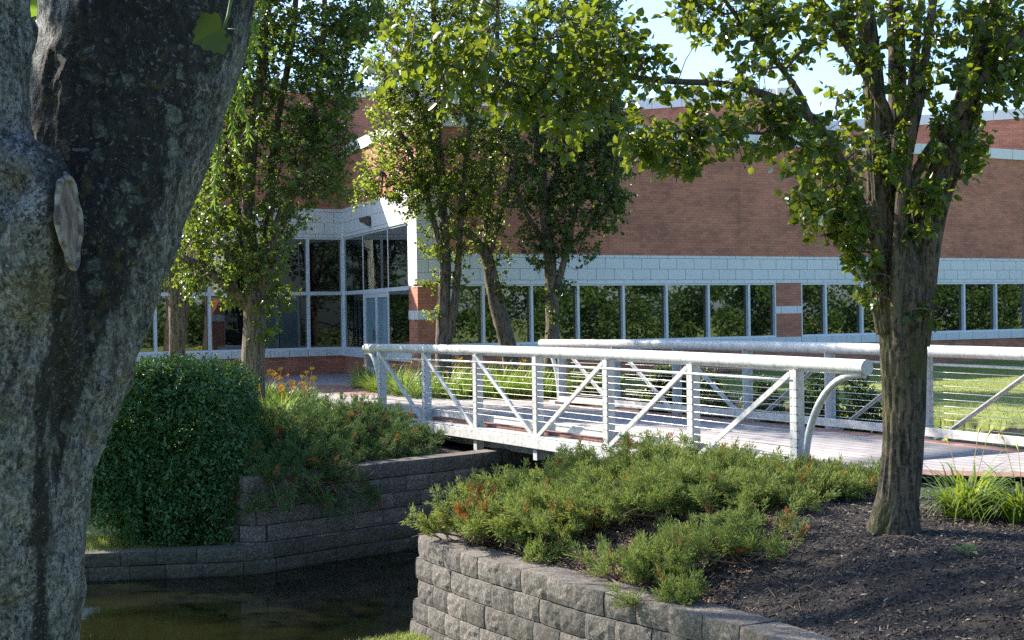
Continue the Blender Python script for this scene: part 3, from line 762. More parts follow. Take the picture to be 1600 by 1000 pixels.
def tree(name, label, Y, limbs, clumps, leaf, leafL, lmat, bmat, group=None, per=14, tw=.38, thick=1, seed=1, cat='tree', dz=.0, basez=None, step=.08, near=False, up=.35, ldroop=.15):
    """limbs: lists of (px, py, depth offset, radius px); clumps: (px, py, rx, ry, twigs, depth offset, depth spread)"""
    global rng
    rng = np.random.default_rng(seed)
    b = limbs[0][0]; base = at(b[0], b[1], Y+b[2])
    root = empty(name, tuple(base)); tag(root, label, cat, group)
    mb = MB(); nodes = []
    for li, lm in enumerate(limbs):
        pts = [at(p[0], p[1], Y+p[2]) for p in lm]; rad = [p[3]*(Y+p[2])/F for p in lm]
        if li == 0: pts[0] = pts[0]-Vector((0, 0, .25)) if pts[0].z > pts[1].z-9 else pts[0]
        P, Rd = resample(pts, rad, step)
        sg = (96 if near else 18) if max(rad) > .1 else (16 if near else 9)
        mb.tube(P, Rd, sg, True, bark_fn(.007 if near else .006, 15 if near else 9, 3.0, (.045 if near and li == 0 else 0)) if max(rad) > .05 else None)
        for p, r_ in list(zip(P, Rd))[2:]: nodes.append((p[0], p[1], p[2], r_))
    nd = np.array(nodes)
    tb = MB(); LP = []; LD = []; LN = []; LL = []
    for (px, py, rx, ry, nt_, dd, dr) in clumps:
        c = np.array(at(px, py, Y+dd))
        d = np.linalg.norm(nd[:, :3]-c, axis=1)+np.maximum(0, nd[:, 2]-c[2])*1.0+(nd[:, 3] > .12)*.3
        s = nd[np.argmin(d)]; a = s[:3]; L = np.linalg.norm(c-a)
        if L > .12:
            m1 = a+(c-a)*.35+np.array([0, 0, .10*L])+rng.normal(size=3)*.06*L
            m2 = a+(c-a)*.7+np.array([0, 0, .09*L])+rng.normal(size=3)*.06*L
            r0 = min(s[3]*.7, .010+.010*L)
            bp_, br_ = resample([a, m1, m2, c], [r0, r0*.8, r0*.6, r0*.35], max(.12, L/8))
            tb.tube(bp_, br_, 6, False)
        else: bp_ = [a, c]
        bpn = np.array([np.array(x) for x in bp_]); cand = np.concatenate([bpn[len(bpn)//3:], nd[d < max(1.0, L*.6), :3]]) if (d < max(1.0, L*.6)).any() else bpn[len(bpn)//3:]
        for _ in range(int(nt_*(1.25 if near else 1.75))):
            rr = math.sqrt(rng.random()); an = rng.random()*6.283
            t = np.array(at(px+rx*rr*math.cos(an), py+ry*rr*math.sin(an), Y+dd+rng.normal()*dr))
            dd_ = np.linalg.norm(cand-t, axis=1); s2 = cand[np.argmin(dd_)]
            v = t-s2; l = np.linalg.norm(v)
            if l > 1.0 and rng.random() < .5: s2 = t-v/l*.7; v = t-s2; l = .7
            dirn = v/max(l, 1e-4)*.7+rng.normal(size=3)*.45+np.array([0, 0, up]); dirn /= np.linalg.norm(dirn)
            e = t+dirn*tw*.5; s0 = t-dirn*tw*.5
            tb.tube([s2, (s2+s0)*.5+np.array([0, 0, .03]), s0, t, e], [.0055*thick, .0045*thick, .0038*thick, .003*thick, .0015*thick], 3, False)
            n = max(4, int(per*rng.uniform(.6, 1.3)))
            k = rng.random(n); pp = s0+(e-s0)*k[:, None]
            out = rdir(n, .1); ld = unit(dirn*.45+out*.8+np.array([0, 0, -.25]))
            LP.append(pp+ld*leafL*.25); LD.append(ld); LN.append(unit(rdir(n)*.75+np.array([0, 0, .75]))); LL.append(leafL*rng.uniform(.65, 1.2, n))
    mb.build('trunk', bmat, root)
    tb.build('twig', M['bark_twig'], root)
    me = leaf_mesh('crown', np.concatenate(LP), np.concatenate(LD), np.concatenate(LN), np.concatenate(LL), .41, .3, ldroop)
    link('crown', me, lmat, root); return root

# the pear beside the near end of the bridge
YT = 10.9
pear = tree('pear_tree', 'many-stemmed pear tree rising from black mulch beside the near bridge end', YT, [
  [(1393, 842, 0, 46), (1396, 822, 0, 36), (1403, 775, 0, 30), (1410, 690, 0, 30), (1412, 600, 0, 33.5), (1411, 520, 0, 37), (1410, 455, 0, 40), (1409, 420, 0, 35), (1408, 370, 0, 18)],
  [(1394, 520, -.02, 22), (1384, 440, -.02, 23), (1378, 340, -.02, 20), (1372, 230, 0, 18), (1364, 120, .05, 15), (1350, 0, .1, 14), (1338, -150, .1, 12), (1320, -420, .2, 6)],
  [(1404, 540, -.17, 8), (1401, 455, -.2, 11), (1405, 380, -.2, 11), (1411, 300, -.2, 10), (1420, 225, -.18, 9.5), (1437, 150, -.15, 8), (1445, 90, -.1, 7), (1458, 0, -.1, 6), (1475, -140, 0, 4)],
  [(1420, 520, .1, 20), (1414, 420, .1, 20), (1404, 320, .1, 18), (1402, 200, .15, 15), (1401, 90, .2, 14), (1398, -20, .25, 13), (1400, -200, .3, 9), (1405, -420, .3, 5)],
  [(1412, 330, -.05, 8), (1414, 240, -.05, 8), (1424, 150, 0, 8), (1432, 60, .05, 7), (1442, -60, .1, 6)],
  [(1428, 540, 0, 24), (1437, 440, 0, 26), (1450, 350, 0, 25), (1463, 300, 0, 24), (1484, 240, 0, 23), (1506, 170, .05, 19), (1528, 90, .1, 16), (1556, -10, .15, 14), (1600, -180, .2, 9)],
  [(1380, 420, -.1, 9), (1360, 352, -.2, 8.5), (1332, 292, -.3, 8.5), (1305, 238, -.4, 8.5), (1262, 180, -.5, 8), (1205, 152, -.6, 7), (1135, 132, -.75, 5.5), (1045, 127, -.95, 4.6), (960, 120, -1.1, 4), (895, 142, -1.2, 3.3), (830, 140, -1.3, 2.6), (740, 110, -1.4, 2), (640, 95, -1.5, 1.3)],
  [(1266, 184, -.5, 5.5), (1247, 143, -.5, 5), (1214, 98, -.55, 4.6), (1166, 45, -.6, 4), (1110, -30, -.7, 3)],
  [(1388, 210, 0, 9), (1383, 172, -.05, 9), (1348, 107, -.1, 8), (1318, 60, -.12, 7.5), (1280, 0, -.2, 6.5), (1220, -90, -.3, 4)],
  [(1415, 330, -.1, 8), (1424, 292, -.15, 8), (1446, 243, -.2, 8), (1482, 196, -.25, 7.5), (1518, 146, -.3, 7), (1548, 108, -.3, 6.5), (1605, 42, -.35, 5), (1680, -40, -.4, 3)],
  [(1300, 238, -.4, 4), (1250, 225, -.6, 3.2), (1210, 210, -.7, 2.8), (1130, 207, -.85, 2.2), (1060, 205, -1, 1.6)],
  [(900, 140, -1.2, 2.5), (870, 175, -1.25, 2), (815, 190, -1.3, 1.5)],
 ], [
  # long limb over the bridge
  (1005, 225, 36, 42, 16, -1.05, .16), (1050, 240, 46, 34, 18, -1, .16), (1110, 215, 55, 36, 20, -.9, .18), (1180, 205, 50, 36, 16, -.75, .18),
  (1240, 195, 45, 34, 14, -.6, .18), (1090, 150, 60, 30, 14, -.85, .16), (1010, 110, 46, 36, 14, -1.1, .18), (1290, 215, 45, 40, 9, -.5, .2), (1315, 160, 40, 30, 6, -.3, .2), (1180, 165, 50, 26, 10, -.7, .2),
  (940, 105, 60, 55, 26, -1.15, .2), (950, 45, 50, 42, 16, -1.15, .2), (870, 150, 70, 45, 30, -1.25, .2), (790, 135, 70, 50, 28, -1.35, .2), (700, 100, 70, 48, 24, -1.45, .2), (620, 85, 50, 40, 14, -1.5, .2), (890, 195, 40, 22, 8, -1.25, .15),
  (860, 60, 60, 50, 16, -1.3, .2), (760, 50, 70, 45, 14, -1.4, .2),
  # upper left
  (1100, 20, 55, 40, 20, -.65, .2), (1170, 50, 55, 45, 20, -.6, .2), (1220, 20, 60, 40, 20, -.4, .2), (1190, 110, 45, 32, 10, -.55, .2), (1255, 80, 40, 34, 6, -.4, .2), (1290, 40, 45, 40, 14, -.2, .2), (1330, 30, 40, 34, 16, -.1, .2), (1350, 90, 30, 26, 7, -.1, .2),
  # middle and right
  (1400, 50, 40, 55, 10, -.15, .25), (1445, 60, 40, 55, 12, -.1, .25), (1500, 30, 50, 40, 17, 0, .25), (1560, 40, 50, 45, 30, 0, .3), (1590, 90, 45, 40, 26, -.2, .25), (1540, 110, 50, 36, 16, -.2, .25), (1480, 130, 45, 40, 10, -.1, .25), (1575, 140, 32, 24, 8, -.2, .2),
  (1420, 150, 30, 40, 6, -.2, .2), (1500, 190, 36, 34, 11, -.2, .2), (1510, 230, 26, 26, 9, -.1, .2), (1400, 215, 32, 30, 6, -.25, .12), (1395, 260, 34, 26, 6, -.25, .12), (1440, 240, 30, 28, 4, -.25, .12), (1432, 310, 30, 30, 5, -.28, .1), (1455, 300, 22, 20, 5, -.25, .1), (1505, 260, 18, 22, 5, 0, .15),
  # lower left fan
  (1345, 235, 34, 30, 5, -.3, .2), (1320, 275, 40, 28, 10, -.35, .2), (1270, 260, 36, 26, 8, -.5, .2), (1285, 315, 45, 26, 18, -.35, .2), (1330, 345, 36, 30, 16, -.25, .2), (1270, 340, 34, 22, 10, -.4, .2), (1340, 395, 26, 26, 12, -.2, .15), (1355, 435, 22, 22, 7, -.2, .1), (1255, 310, 24, 22, 7, -.4, .2), (1345, 465, 12, 24, 3, -.2, .1),
  (1420, 355, 18, 22, 3, -.3, .05), (1452, 485, 12, 14, 3, -.25, .05), (1310, 215, 40, 24, 4, -.4, .2),
  # above the frame
  (1100, -90, 120, 60, 22, -.7, .5), (1300, -100, 130, 70, 30, 0, .6), (1480, -110, 120, 80, 30, 0, .6), (1620, -60, 80, 90, 26, 0, .5), (1380, -260, 150, 90, 26, .2, .7), (1560, -260, 120, 90, 22, .2, .7), (800, -60, 160, 50, 18, -1.3, .4), (1650, 120, 60, 70, 14, 0, .4),
 ], None,   .070, M['leaf_pear'], M['bark_pear'], per=12, tw=.27, seed=21, near=True, step=.035, thick=.9, up=.25)

G = 'pear trees between bridge and building'
def many(lst, n): return lst
# left pear, behind the hedge
tree('pear_tree', 'pear tree with thick dark trunk behind the hedge', 25.0, [
  [(393, 655, 0, 22), (395, 620, 0, 20), (396, 560, 0, 18.5), (398, 500, 0, 18), (398, 455, 0, 20)],
  [(396, 470, 0, 12), (392, 400, 0, 11), (388, 300, 0, 9), (400, 180, 0, 8), (415, 60, 0, 7), (420, -80, 0, 5), (430, -260, 0, 3)],
  [(404, 470, 0, 14), (418, 420, -.1, 12), (440, 340, -.2, 10), (470, 270, -.2, 7), (492, 180, -.2, 5), (505, 60, -.2, 4), (510, -120, 0, 3)],
  [(388, 480, 0, 9), (360, 450, -.3, 8), (320, 420, -.4, 7), (290, 405, -.5, 6), (262, 390, -.5, 4)],
  [(392, 420, 0, 9), (372, 340, .2, 7), (352, 240, .2, 5), (340, 120, .2, 4), (335, -40, .2, 3)],
  [(405, 440, .2, 9), (420, 330, .3, 8), (432, 200, .4, 6), (455, 70, .4, 5), (470, -100, .3, 3)],
 ], [
  (300, 410, 32, 55, 34, -.4, .4), (345, 385, 44, 55, 56, -.2, .5), (300, 330, 28, 50, 26, 0, .5), (350, 300, 50, 55, 58, 0, .6), (410, 390, 50, 50, 44, -.3, .5), (440, 320, 45, 50, 34, -.3, .5),
  (340, 210, 40, 60, 56, .1, .6), (395, 240, 44, 60, 50, .1, .6), (350, 130, 36, 55, 56, .1, .6), (400, 130, 40, 60, 60, .2, .6), (360, 50, 38, 55, 56, .2, .6), (420, 40, 50, 55, 80, .2, .7),
  (470, 230, 45, 60, 60, -.1, .6), (500, 150, 50, 70, 90, 0, .6), (490, 60, 60, 60, 100, 0, .7), (540, 90, 30, 80, 60, 0, .6), (525, 220, 32, 50, 40, 0, .5), (520, 290, 34, 28, 20, -.2, .4), (470, 300, 30, 30, 16, -.3, .4), (560, 20, 40, 50, 50, 0, .6),
  (430, 460, 26, 36, 16, -.3, .3), (365, 455, 30, 24, 12, -.4, .3), (412, 530, 14, 20, 5, -.35, .1), (420, -70, 110, 70, 150, 0, .9), (400, -200, 110, 90, 150, 0, .9), (510, -100, 80, 90, 90, 0, .8), (430, -350, 90, 90, 90, 0, .8),
 ], None, .072, M['leaf_far'], M['bark_far'], group=G, per=16, tw=.42, seed=31, thick=1.3)
# slim trunk farther left
tree('pear_tree', 'slender pear tree half hidden between the maple trunk and the hedge', 28.0, [
  [(277, 640, 0, 14), (277, 560, 0, 12.5), (276, 480, 0, 12), (275, 420, 0, 11), (274, 330, 0, 10), (285, 200, 0, 8), (300, 60, 0, 6), (310, -120, 0, 4)],
  [(281, 560, 0, 7), (290, 480, .2, 6), (300, 400, .3, 5), (318, 280, .3, 4), (330, 160, .3, 3)],
  [(271, 430, 0, 6), (250, 360, 0, 5), (235, 280, 0, 4), (225, 180, 0, 3)],
 ], [(240, 400, 40, 50, 30, 0, .6), (220, 330, 50, 50, 34, 0, .6), (290, 250, 50, 60, 44, 0, .6), (320, 330, 36, 50, 24, 0, .5), (250, 210, 50, 60, 40, 0, .6), (300, 130, 50, 60, 40, 0, .7), (240, 100, 50, 60, 36, 0, .7), (290, 30, 60, 60, 40, 0, .7), (280, -90, 90, 80, 100, 0, .9), (280, -230, 90, 90, 100, 0, .9), (290, -370, 70, 80, 50, 0, .8)],
 None, .075, M['leaf_far'], M['bark_far'], group=G, per=15, tw=.45, seed=33, thick=1.4)
tree('pear_tree', 'broad leafy pear tree added out of view on the left to shade the hedge', 21.5, [  # added tree, mostly out of view, that shades the hedge and water
  [(-187, 690, 0, 24), (-187, 600, 0, 20), (-185, 470, 0, 18), (-180, 350, 0, 15), (-176, 200, 0, 12), (-170, 20, 0, 9), (-165, -180, 0, 5), (-160, -340, 0, 3)],
  [(-185, 460, 0, 10), (-140, 360, 0, 8), (-80, 260, 0, 6), (-10, 160, 0, 4)],
  [(-185, 420, 0, 10), (-240, 320, 0, 8), (-300, 200, 0, 6), (-340, 60, 0, 4)],
 ], [(-187+160*math.cos(k*2.4)*((k % 5)+1)/5, 420-k*28, 75, 65, 20, math.sin(k*1.7)*1.1, .7) for k in range(30)]+[(-120+130*math.cos(k*2.1), 610-k*16, 80, 55, 34, math.sin(k*1.3)*1.2, .7) for k in range(4)],
 None, .085, M['leaf_bright'], M['bark_far'], group=G, per=15, tw=.45, seed=35, thick=1.4)
# sunny pear left of the leaning one
tree('pear_tree', 'sunlit upright pear tree at the daylily bed left of the leaning trunk', 30.6, [
  [(694, 606, 0, 16), (693, 575, 0, 13.5), (693, 520, 0, 11.5), (694, 460, 0, 9.5), (696, 400, 0, 8), (693, 340, 0, 7), (690, 270, 0, 6), (684, 200, 0, 5), (680, 100, 0, 4.5), (676, -20, 0, 3.5), (670, -160, 0, 2.5)],
  [(698, 540, 0, 7), (708, 490, -.1, 6), (715, 430, -.1, 5.5), (718, 370, -.1, 5), (724, 290, 0, 4.5), (735, 190, 0, 4), (742, 60, 0, 3), (745, -60, 0, 2)],
  [(694, 420, 0, 6), (686, 380, -.1, 5), (668, 310, -.2, 4), (646, 250, -.2, 3.5), (620, 190, -.2, 3), (600, 110, -.2, 2.4)],
  [(694, 330, .1, 5), (682, 260, .2, 4.5), (668, 200, .2, 4), (650, 140, .3, 3.5), (638, 60, .3, 3)],
 ], [
  (600, 270, 40, 42, 42, -.1, .6), (640, 240, 45, 50, 52, 0, .7), (615, 190, 42, 50, 54, 0, .7), (660, 310, 42, 36, 36, -.2, .6), (690, 260, 45, 45, 40, 0, .7), (720, 310, 40, 40, 34, 0, .6), (650, 150, 50, 55, 64, .1, .7), (710, 180, 50, 60, 58, .1, .7),
  (610, 110, 48, 55, 66, .1, .7), (680, 90, 55, 55, 70, .1, .8), (740, 110, 45, 60, 54, .1, .7), (750, 220, 34, 50, 34, 0, .6), (600, 30, 55, 45, 66, .1, .8), (670, 20, 60, 45, 66, .1, .8), (740, 30, 50, 50, 56, .1, .8),
  (640, 310, 26, 26, 14, -.3, .4), (690, 380, 34, 34, 18, -.2, .4), (735, 360, 30, 36, 14, -.1, .4), (672, 440, 16, 14, 4, -.3, .2), (718, 430, 12, 34, 7, -.1, .2), (676, 490, 10, 20, 3, -.3, .2), (570, 300, 20, 22, 10, -.2, .4),
  (650, -70, 110, 60, 70, 0, .9), (660, -180, 90, 80, 60, 0, .9), (740, 300, 30, 30, 20, 0, .5),
 ], None, .068, M['leaf_bright'], M['bark_far'], group=G, per=20, tw=.42, seed=41, thick=1.5)
tree('pear_tree', 'pear tree with split leaning trunk among the daylilies', 31.4, [
  [(803, 600, 0, 15), (796, 555, 0, 13), (786, 510, 0, 12.5), (776, 470, 0, 12), (766, 425, 0, 10), (757, 395, 0, 9), (738, 372, 0, 7), (720, 345, 0, 4.5)],
  [(764, 420, 0, 8), (760, 370, .1, 6), (764, 300, .1, 5), (770, 220, .1, 4.5), (775, 130, .1, 4), (778, 0, .1, 3)],
  [(766, 395, 0, 5), (778, 350, -.1, 4), (792, 300, -.2, 3), (800, 250, -.2, 2.4)],
 ], [(775, 390, 22, 46, 18, -.1, .3), (780, 440, 12, 28, 6, -.15, .2), (770, 310, 34, 40, 30, 0, .5), (790, 240, 36, 46, 34, 0, .6), (760, 250, 36, 46, 30, 0, .6), (780, 160, 44, 50, 44, 0, .6), (790, 70, 46, 50, 46, 0, .7), (780, -20, 60, 50, 50, 0, .7), (765, 345, 20, 16, 6, -.1, .2)],
 None, .066, M['leaf_far'], M['bark_far'], group=G, per=14, tw=.40, seed=43, thick=1.4)
tree('pear_tree', 'dense dark green pear tree with straight trunk right of the leaning one', 30.2, [
  [(861, 615, 0, 16), (862, 580, 0, 13.5), (863, 520, 0, 11), (862, 460, 0, 10), (859, 400, 0, 10), (852, 340, 0, 8.5), (846, 270, 0, 7.5), (840, 200, 0, 6.5), (838, 100, 0, 5), (836, -20, 0, 4), (834, -180, 0, 2.5)],
  [(864, 470, 0, 6), (878, 420, -.1, 5), (890, 370, -.2, 4), (905, 300, -.2, 3.5), (915, 200, -.2, 3), (925, 90, -.2, 2.5)],
  [(858, 400, 0, 5), (838, 360, -.1, 4), (815, 320, -.1, 3.5), (800, 270, 0, 3)],
  [(852, 330, 0, 5), (870, 260, .2, 4), (890, 180, .3, 3.5), (905, 80, .3, 3)],
  [(886, 390, -.2, 3), (925, 350, -.3, 2.5), (955, 310, -.3, 2)],
 ], [
  (900, 330, 44, 44, 54, -.1, .6), (945, 320, 34, 40, 36, -.2, .5), (870, 290, 44, 50, 50, 0, .6), (930, 260, 44, 50, 66, 0, .6), (960, 270, 30, 60, 44, 0, .6), (880, 210, 50, 55, 70, 0, .7), (945, 200, 44, 50, 64, 0, .7), (820, 300, 34, 40, 28, 0, .5), (830, 230, 40, 50, 44, 0, .6),
  (850, 140, 50, 55, 66, 0, .7), (920, 140, 50, 55, 66, 0, .7), (960, 180, 26, 40, 26, 0, .5), (860, 60, 55, 55, 76, 0, .7), (920, 70, 44, 55, 66, 0, .7), (880, -20, 60, 50, 70, 0, .8), (935, 10, 32, 40, 34, 0, .6), (828, 372, 22, 26, 12, -.2, .3), (870, 380, 30, 26, 16, -.1, .4), (905, 390, 30, 24, 12, -.2, .4),
  (850, 410, 20, 16, 7, -.2, .2), (870, 450, 18, 26, 6, -.2, .2), (864, 500, 8, 16, 3, -.2, .1), (860, -110, 80, 70, 66, 0, .9), (850, -240, 70, 80, 50, 0, .9),
 ], None, .068, M['leaf_dark'], M['bark_far'], group=G, per=21, tw=.42, seed=47, thick=1.5)

# ------------------------------------------------------------------ old maple in the foreground
def maple_bark():
    n = N('lichen_maple_bark'); o = n.obj()
    big = n.noise(n.mapv(o, (1, 1, .45)), 5, 7, .65, .4)
    fine = n.noise(n.mapv(o, (1, 1, .6)), 48, 8, .8)
    f3 = n.noise(n.mapv(o, (1, 1, .7)), 70, 6, .8)
    c = n.ramp(n.math('ADD', n.math('MULTIPLY', fine, .5), n.math('MULTIPLY', f3, .5)), (.43, (.010, .009, .010)), (.47, (.06, .054, .058)), (.51, (.15, .14, .146)), (.56, (.38, .37, .375)))
    c = n.mix(n.ramp(big, (.48, 0), (.62, .32)), c, (.31, .305, .30))
    c = n.mix(n.ramp(n.noise(n.mapv(o, (1, 1, .4)), 7, 6, .7, .6), (.40, .85), (.49, 0)), c, (.018, .016, .017))
    crk = n.ramp(n.noise(n.mapv(o, (1, 1, .22)), 17, 7, .7, 1.2), (.38, .9), (.44, 0))
    c = n.mix(crk, c, (.012, .011, .011))
    v2 = n.noise(o, 75, 5, .8); m2 = n.ramp(n.noise(o, 3.3, 5, .65), (.42, .1), (.58, 1))
    c = n.mix(n.math('MULTIPLY', n.ramp(v2, (.50, 0), (.55, .85)), m2), c, (.36, .37, .372))
    # sooty dark streak down the big stem: a stain with its own shape, fixed to the bark; plus the dark crack
    at1 = n.n('ShaderNodeAttribute', attribute_name='soot_crack').outputs['Fac']
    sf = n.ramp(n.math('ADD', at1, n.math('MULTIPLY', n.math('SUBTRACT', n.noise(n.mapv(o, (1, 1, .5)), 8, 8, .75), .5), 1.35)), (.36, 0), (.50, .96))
    soot_crack_c = n.ramp(fine, (.44, (.004, .004, .004)), (.6, (.026, .023, .024)))
    c = n.mix(sf, c, soot_crack_c)
    # lichen rosettes of two sizes
    wob = n.mix(.10, o, n.n('ShaderNodeTexNoise', i_Vector=o, i_Scale=14, i_Detail=5).outputs[1])
    lf = 0.0
    for sc_, th, mk in ((17, .32, 5.0), (46, .34, 8.0), (95, .30, 6.0)):
        v = n.n('ShaderNodeTexVoronoi', i_Vector=wob, i_Scale=sc_, i_Randomness=1)
        keep = n.ramp(n.n('ShaderNodeSeparateColor', i_0=v.outputs['Color']).outputs[0], (.38, 0), (.46, 1))
        lic = n.math('MULTIPLY', n.ramp(v.outputs['Distance'], (th*.75, 1), (th*1.15, 0)), keep)
        lic = n.math('MULTIPLY', lic, n.ramp(n.noise(o, mk, 5, .7), (.43, .12), (.53, 1)))
        lic = n.math('MULTIPLY', lic, n.ramp(n.noise(o, 90, 4, .8), (.40, .25), (.55, 1)))
        c = n.mix(n.math('MULTIPLY', lic, .85), c, (.25, .28, .262)); lf = n.math('ADD', lic, lf)
    y = n.ramp(n.noise(o, 11, 4), (.62, 0), (.68, .7))
    c = n.mix(n.math('MULTIPLY', y, .6), c, (.13, .11, .03))
    hgt = n.math('ADD', fine, n.math('MULTIPLY', n.noise(n.mapv(o, (1, 1, .3)), 16, 6, .7), 1.2))
    return n.done(n.pbsdf(c, .95, n.bump(n.math('ADD', hgt, n.math('MULTIPLY', lf, .5)), 1.0, .022)))
def maple():
    YM = 3.8
    root = empty('maple_tree', (at(-10, 1000, YM).x, YM+.1, tz(-1.3, 3.8))); tag(root, 'lichen-covered old maple trunk forking close to the camera', 'tree')
    sc = YM/F; mb = MB()
    def limb(spec, seg=40):
        pts = [at(p[0], p[1], p[2]) for p in spec]; rad = [p[3]*p[2]/F for p in spec]
        P, Rd = resample(pts, rad, .03); mb.tube(P, Rd, seg)
    limb([(-40, 1450, 3.95, 165), (-26, 1200, 3.92, 145), (-14, 1000, 3.9, 134), (0, 900, 3.9, 127), (9, 800, 3.9, 121), (26, 715, 3.9, 117), (62, 610, 3.95, 119), (98, 505, 4.0, 124), (130, 400, 4.05, 130), (158, 300, 4.1, 135), (188, 200, 4.15, 143), (213, 100, 4.2, 151), (233, 0, 4.25, 158), (262, -160, 4.35, 160), (320, -500, 4.5, 130), (420, -900, 4.6, 95)])
    limb([(-20, 900, 3.82, 105), (-15, 700, 3.76, 108), (-18, 560, 3.7, 112), (-22, 450, 3.66, 112), (-36, 330, 3.65, 108), (-55, 230, 3.65, 100), (-62, 130, 3.66, 104), (-64, 0, 3.68, 108), (-80, -200, 3.7, 100), (-130, -600, 3.8, 80)])
    limb([(20, 470, 3.62, 70), (50, 400, 3.56, 62), (72, 340, 3.53, 50), (84, 300, 3.53, 38)])
    limb([(-20, 300, 3.6, 66), (22, 260, 3.58, 52), (62, 268, 3.56, 38), (84, 320, 3.54, 34)])
    limb([(66, 640, 3.83, 58), (70, 560, 3.78, 62), (60, 480, 3.7, 66), (50, 420, 3.62, 60)])
    limb([(40, 92, 3.95, 9), (55, 45, 3.98, 9), (25, 20, 3.95, 10), (-10, -10, 3.9, 12)], 10)
    me = bpy.data.meshes.new('trunk_raw'); me.from_pydata(mb.v, [], mb.f); me.update()
    ob = bpy.data.objects.new('trunk_raw', me); col.objects.link(ob)
    m = ob.modifiers.new('r', 'REMESH'); m.mode = 'VOXEL'; m.voxel_size = .011
    s = ob.modifiers.new('s', 'SMOOTH'); s.iterations = 7; s.factor = .6
    dg = bpy.context.evaluated_depsgraph_get(); ev = ob.evaluated_get(dg); me2 = bpy.data.meshes.new_from_object(ev)
    bpy.data.objects.remove(ob)
    n = len(me2.vertices); co = np.zeros(n*3, np.float32); me2.vertices.foreach_get('co', co); co = co.reshape(-1, 3).astype(float)
    no = np.zeros(n*3, np.float32); me2.vertices.foreach_get('normal', no); no = no.reshape(-1, 3)
    h = .034*(fbm(co*np.array([9, 9, 4.5]), 4)-.5)+.030*(fbm(co*np.array([36, 36, 14])+9, 4)-.5)
    co2 = co+no*h[:, None]; me2.vertices.foreach_set('co', co2.astype(np.float32).ravel()); me2.update()
    me2.polygons.foreach_set('use_smooth', np.ones(len(me2.polygons), bool))
    # sooty streak: a strip wandering down the bark (plan position on the stem surface)
    key = [at(260, 0, 4.0), at(185, 130, 4.0), at(170, 260, 4.0), at(160, 360, 4.0), at(140, 450, 3.9), at(112, 540, 3.85), at(96, 660, 3.8), at(88, 780, 3.8)]
    wd = [.25, .26, .22, .15, .11, .08, .03, .0001]
    kz = np.array([k_.z for k_ in key])[::-1]; kxv = np.array([k_.x/k_.y*3.9 for k_ in key])[::-1]; kw = np.array(wd)[::-1]
    X = co[:, 0]/co[:, 1]*3.9
    cx = np.interp(co[:, 2], kz, kxv); ww = np.interp(co[:, 2], kz, kw)
    soot_crack = np.clip(1.1-np.abs(X-cx)/ww*.75, 0, 1)*(co[:, 2] > kz[0]-.2)
    # darker band along the crack between the two stems, in the same mask
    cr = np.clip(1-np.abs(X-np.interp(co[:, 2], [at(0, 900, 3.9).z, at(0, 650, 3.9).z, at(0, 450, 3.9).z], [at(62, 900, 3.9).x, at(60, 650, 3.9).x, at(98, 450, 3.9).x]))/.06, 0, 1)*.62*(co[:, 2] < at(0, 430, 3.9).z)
    soot_crack = np.maximum(soot_crack, cr)
    a_ = me2.attributes.new('soot_crack', 'FLOAT', 'POINT'); a_.data.foreach_set('value', soot_crack.astype(np.float32))
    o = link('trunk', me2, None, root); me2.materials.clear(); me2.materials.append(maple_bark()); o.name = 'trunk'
    # pruning scar: an oval callus lip around weathered heartwood, facing right
    c = at(108, 348, 3.481); nx_ = Vector((.93, -.36, .06)).normalized(); upv = Vector((-.10, .0, 1)); upv = (upv-nx_*upv.dot(nx_)).normalized(); sv = upv.cross(nx_)
    rim = MB(); n_ = 40
    ring = [c+upv*(.108*math.cos(t)*(1+.05*math.sin(3*t)))+sv*(.040*math.sin(t)*(1+.25*math.cos(t))+.003*math.sin(5*t)) for t in [2*math.pi*i/n_ for i in range(n_)]]
    rim.tube(ring+[ring[0], ring[1]], [.0075+.0010*math.sin(i*1.7)+.001*math.sin(i*.7) for i in range(n_+2)], 10, False)
    n0 = N('callus_bark'); oo = n0.obj(); m0 = n0.done(n0.pbsdf(n0.ramp(n0.noise(oo, 40, 6), (.42, (.07, .058, .055)), (.58, (.26, .225, .21))), .9, n0.bump(n0.noise(oo, 60, 5), .8, .01)))
    sr = rim.build('pruning_scar', m0, root)
    hw = MB(); hw.v.append(tuple(c+nx_*.006))
    for rr in (.35, .7, 1.0):
        for i in range(n_):
            p = c+(ring[i]-c)*rr+nx_*(.006*(1-rr)+random.uniform(-.002, .002)); hw.v.append(tuple(p))
    for i in range(n_): hw.face((0, 1+i, 1+(i+1) % n_), None, True)
    for q in range(2):
        for i in range(n_): hw.face((1+q*n_+i, 1+(q+1)*n_+i, 1+(q+1)*n_+(i+1) % n_, 1+q*n_+(i+1) % n_), None, True)
    n1 = N('weathered_heartwood'); oo = n1.obj(); f = n1.noise(n1.mapv(oo, (30, 30, 6)), 2, 6)
    hm = n1.done(n1.pbsdf(n1.ramp(f, (.35, (.09, .06, .048)), (.5, (.17, .125, .105)), (.62, (.27, .22, .195))), .9, n1.bump(f, .6, .01)))
    hw.build('heartwood', hm, sr)
    # hanging twig with one lobed leaf, near the top edge
    tw = MB(); tw.tube([at(366, -60, 3.6), at(362, -5, 3.58), at(356, 25, 3.56), at(347, 52, 3.54)], [.005, .0045, .004, .003], 8)
    tw.tube([at(356, 45, 3.56), at(375, 46, 3.56), at(405, 54, 3.56)], [.0012, .0012, .001], 5)
    tw.build('twig', M['leaf_maple'], root)
    hl = [(.0, .0), (.16, -.09), (.34, -.12), (.50, -.02), (.46, .10), (.58, .20), (.68, .40), (.55, .46), (.52, .60), (.40, .62), (.30, .82), (.16, .80), (0, .98)]
    lobes = hl+[(-x, y) for x, y in hl[-2:0:-1]]
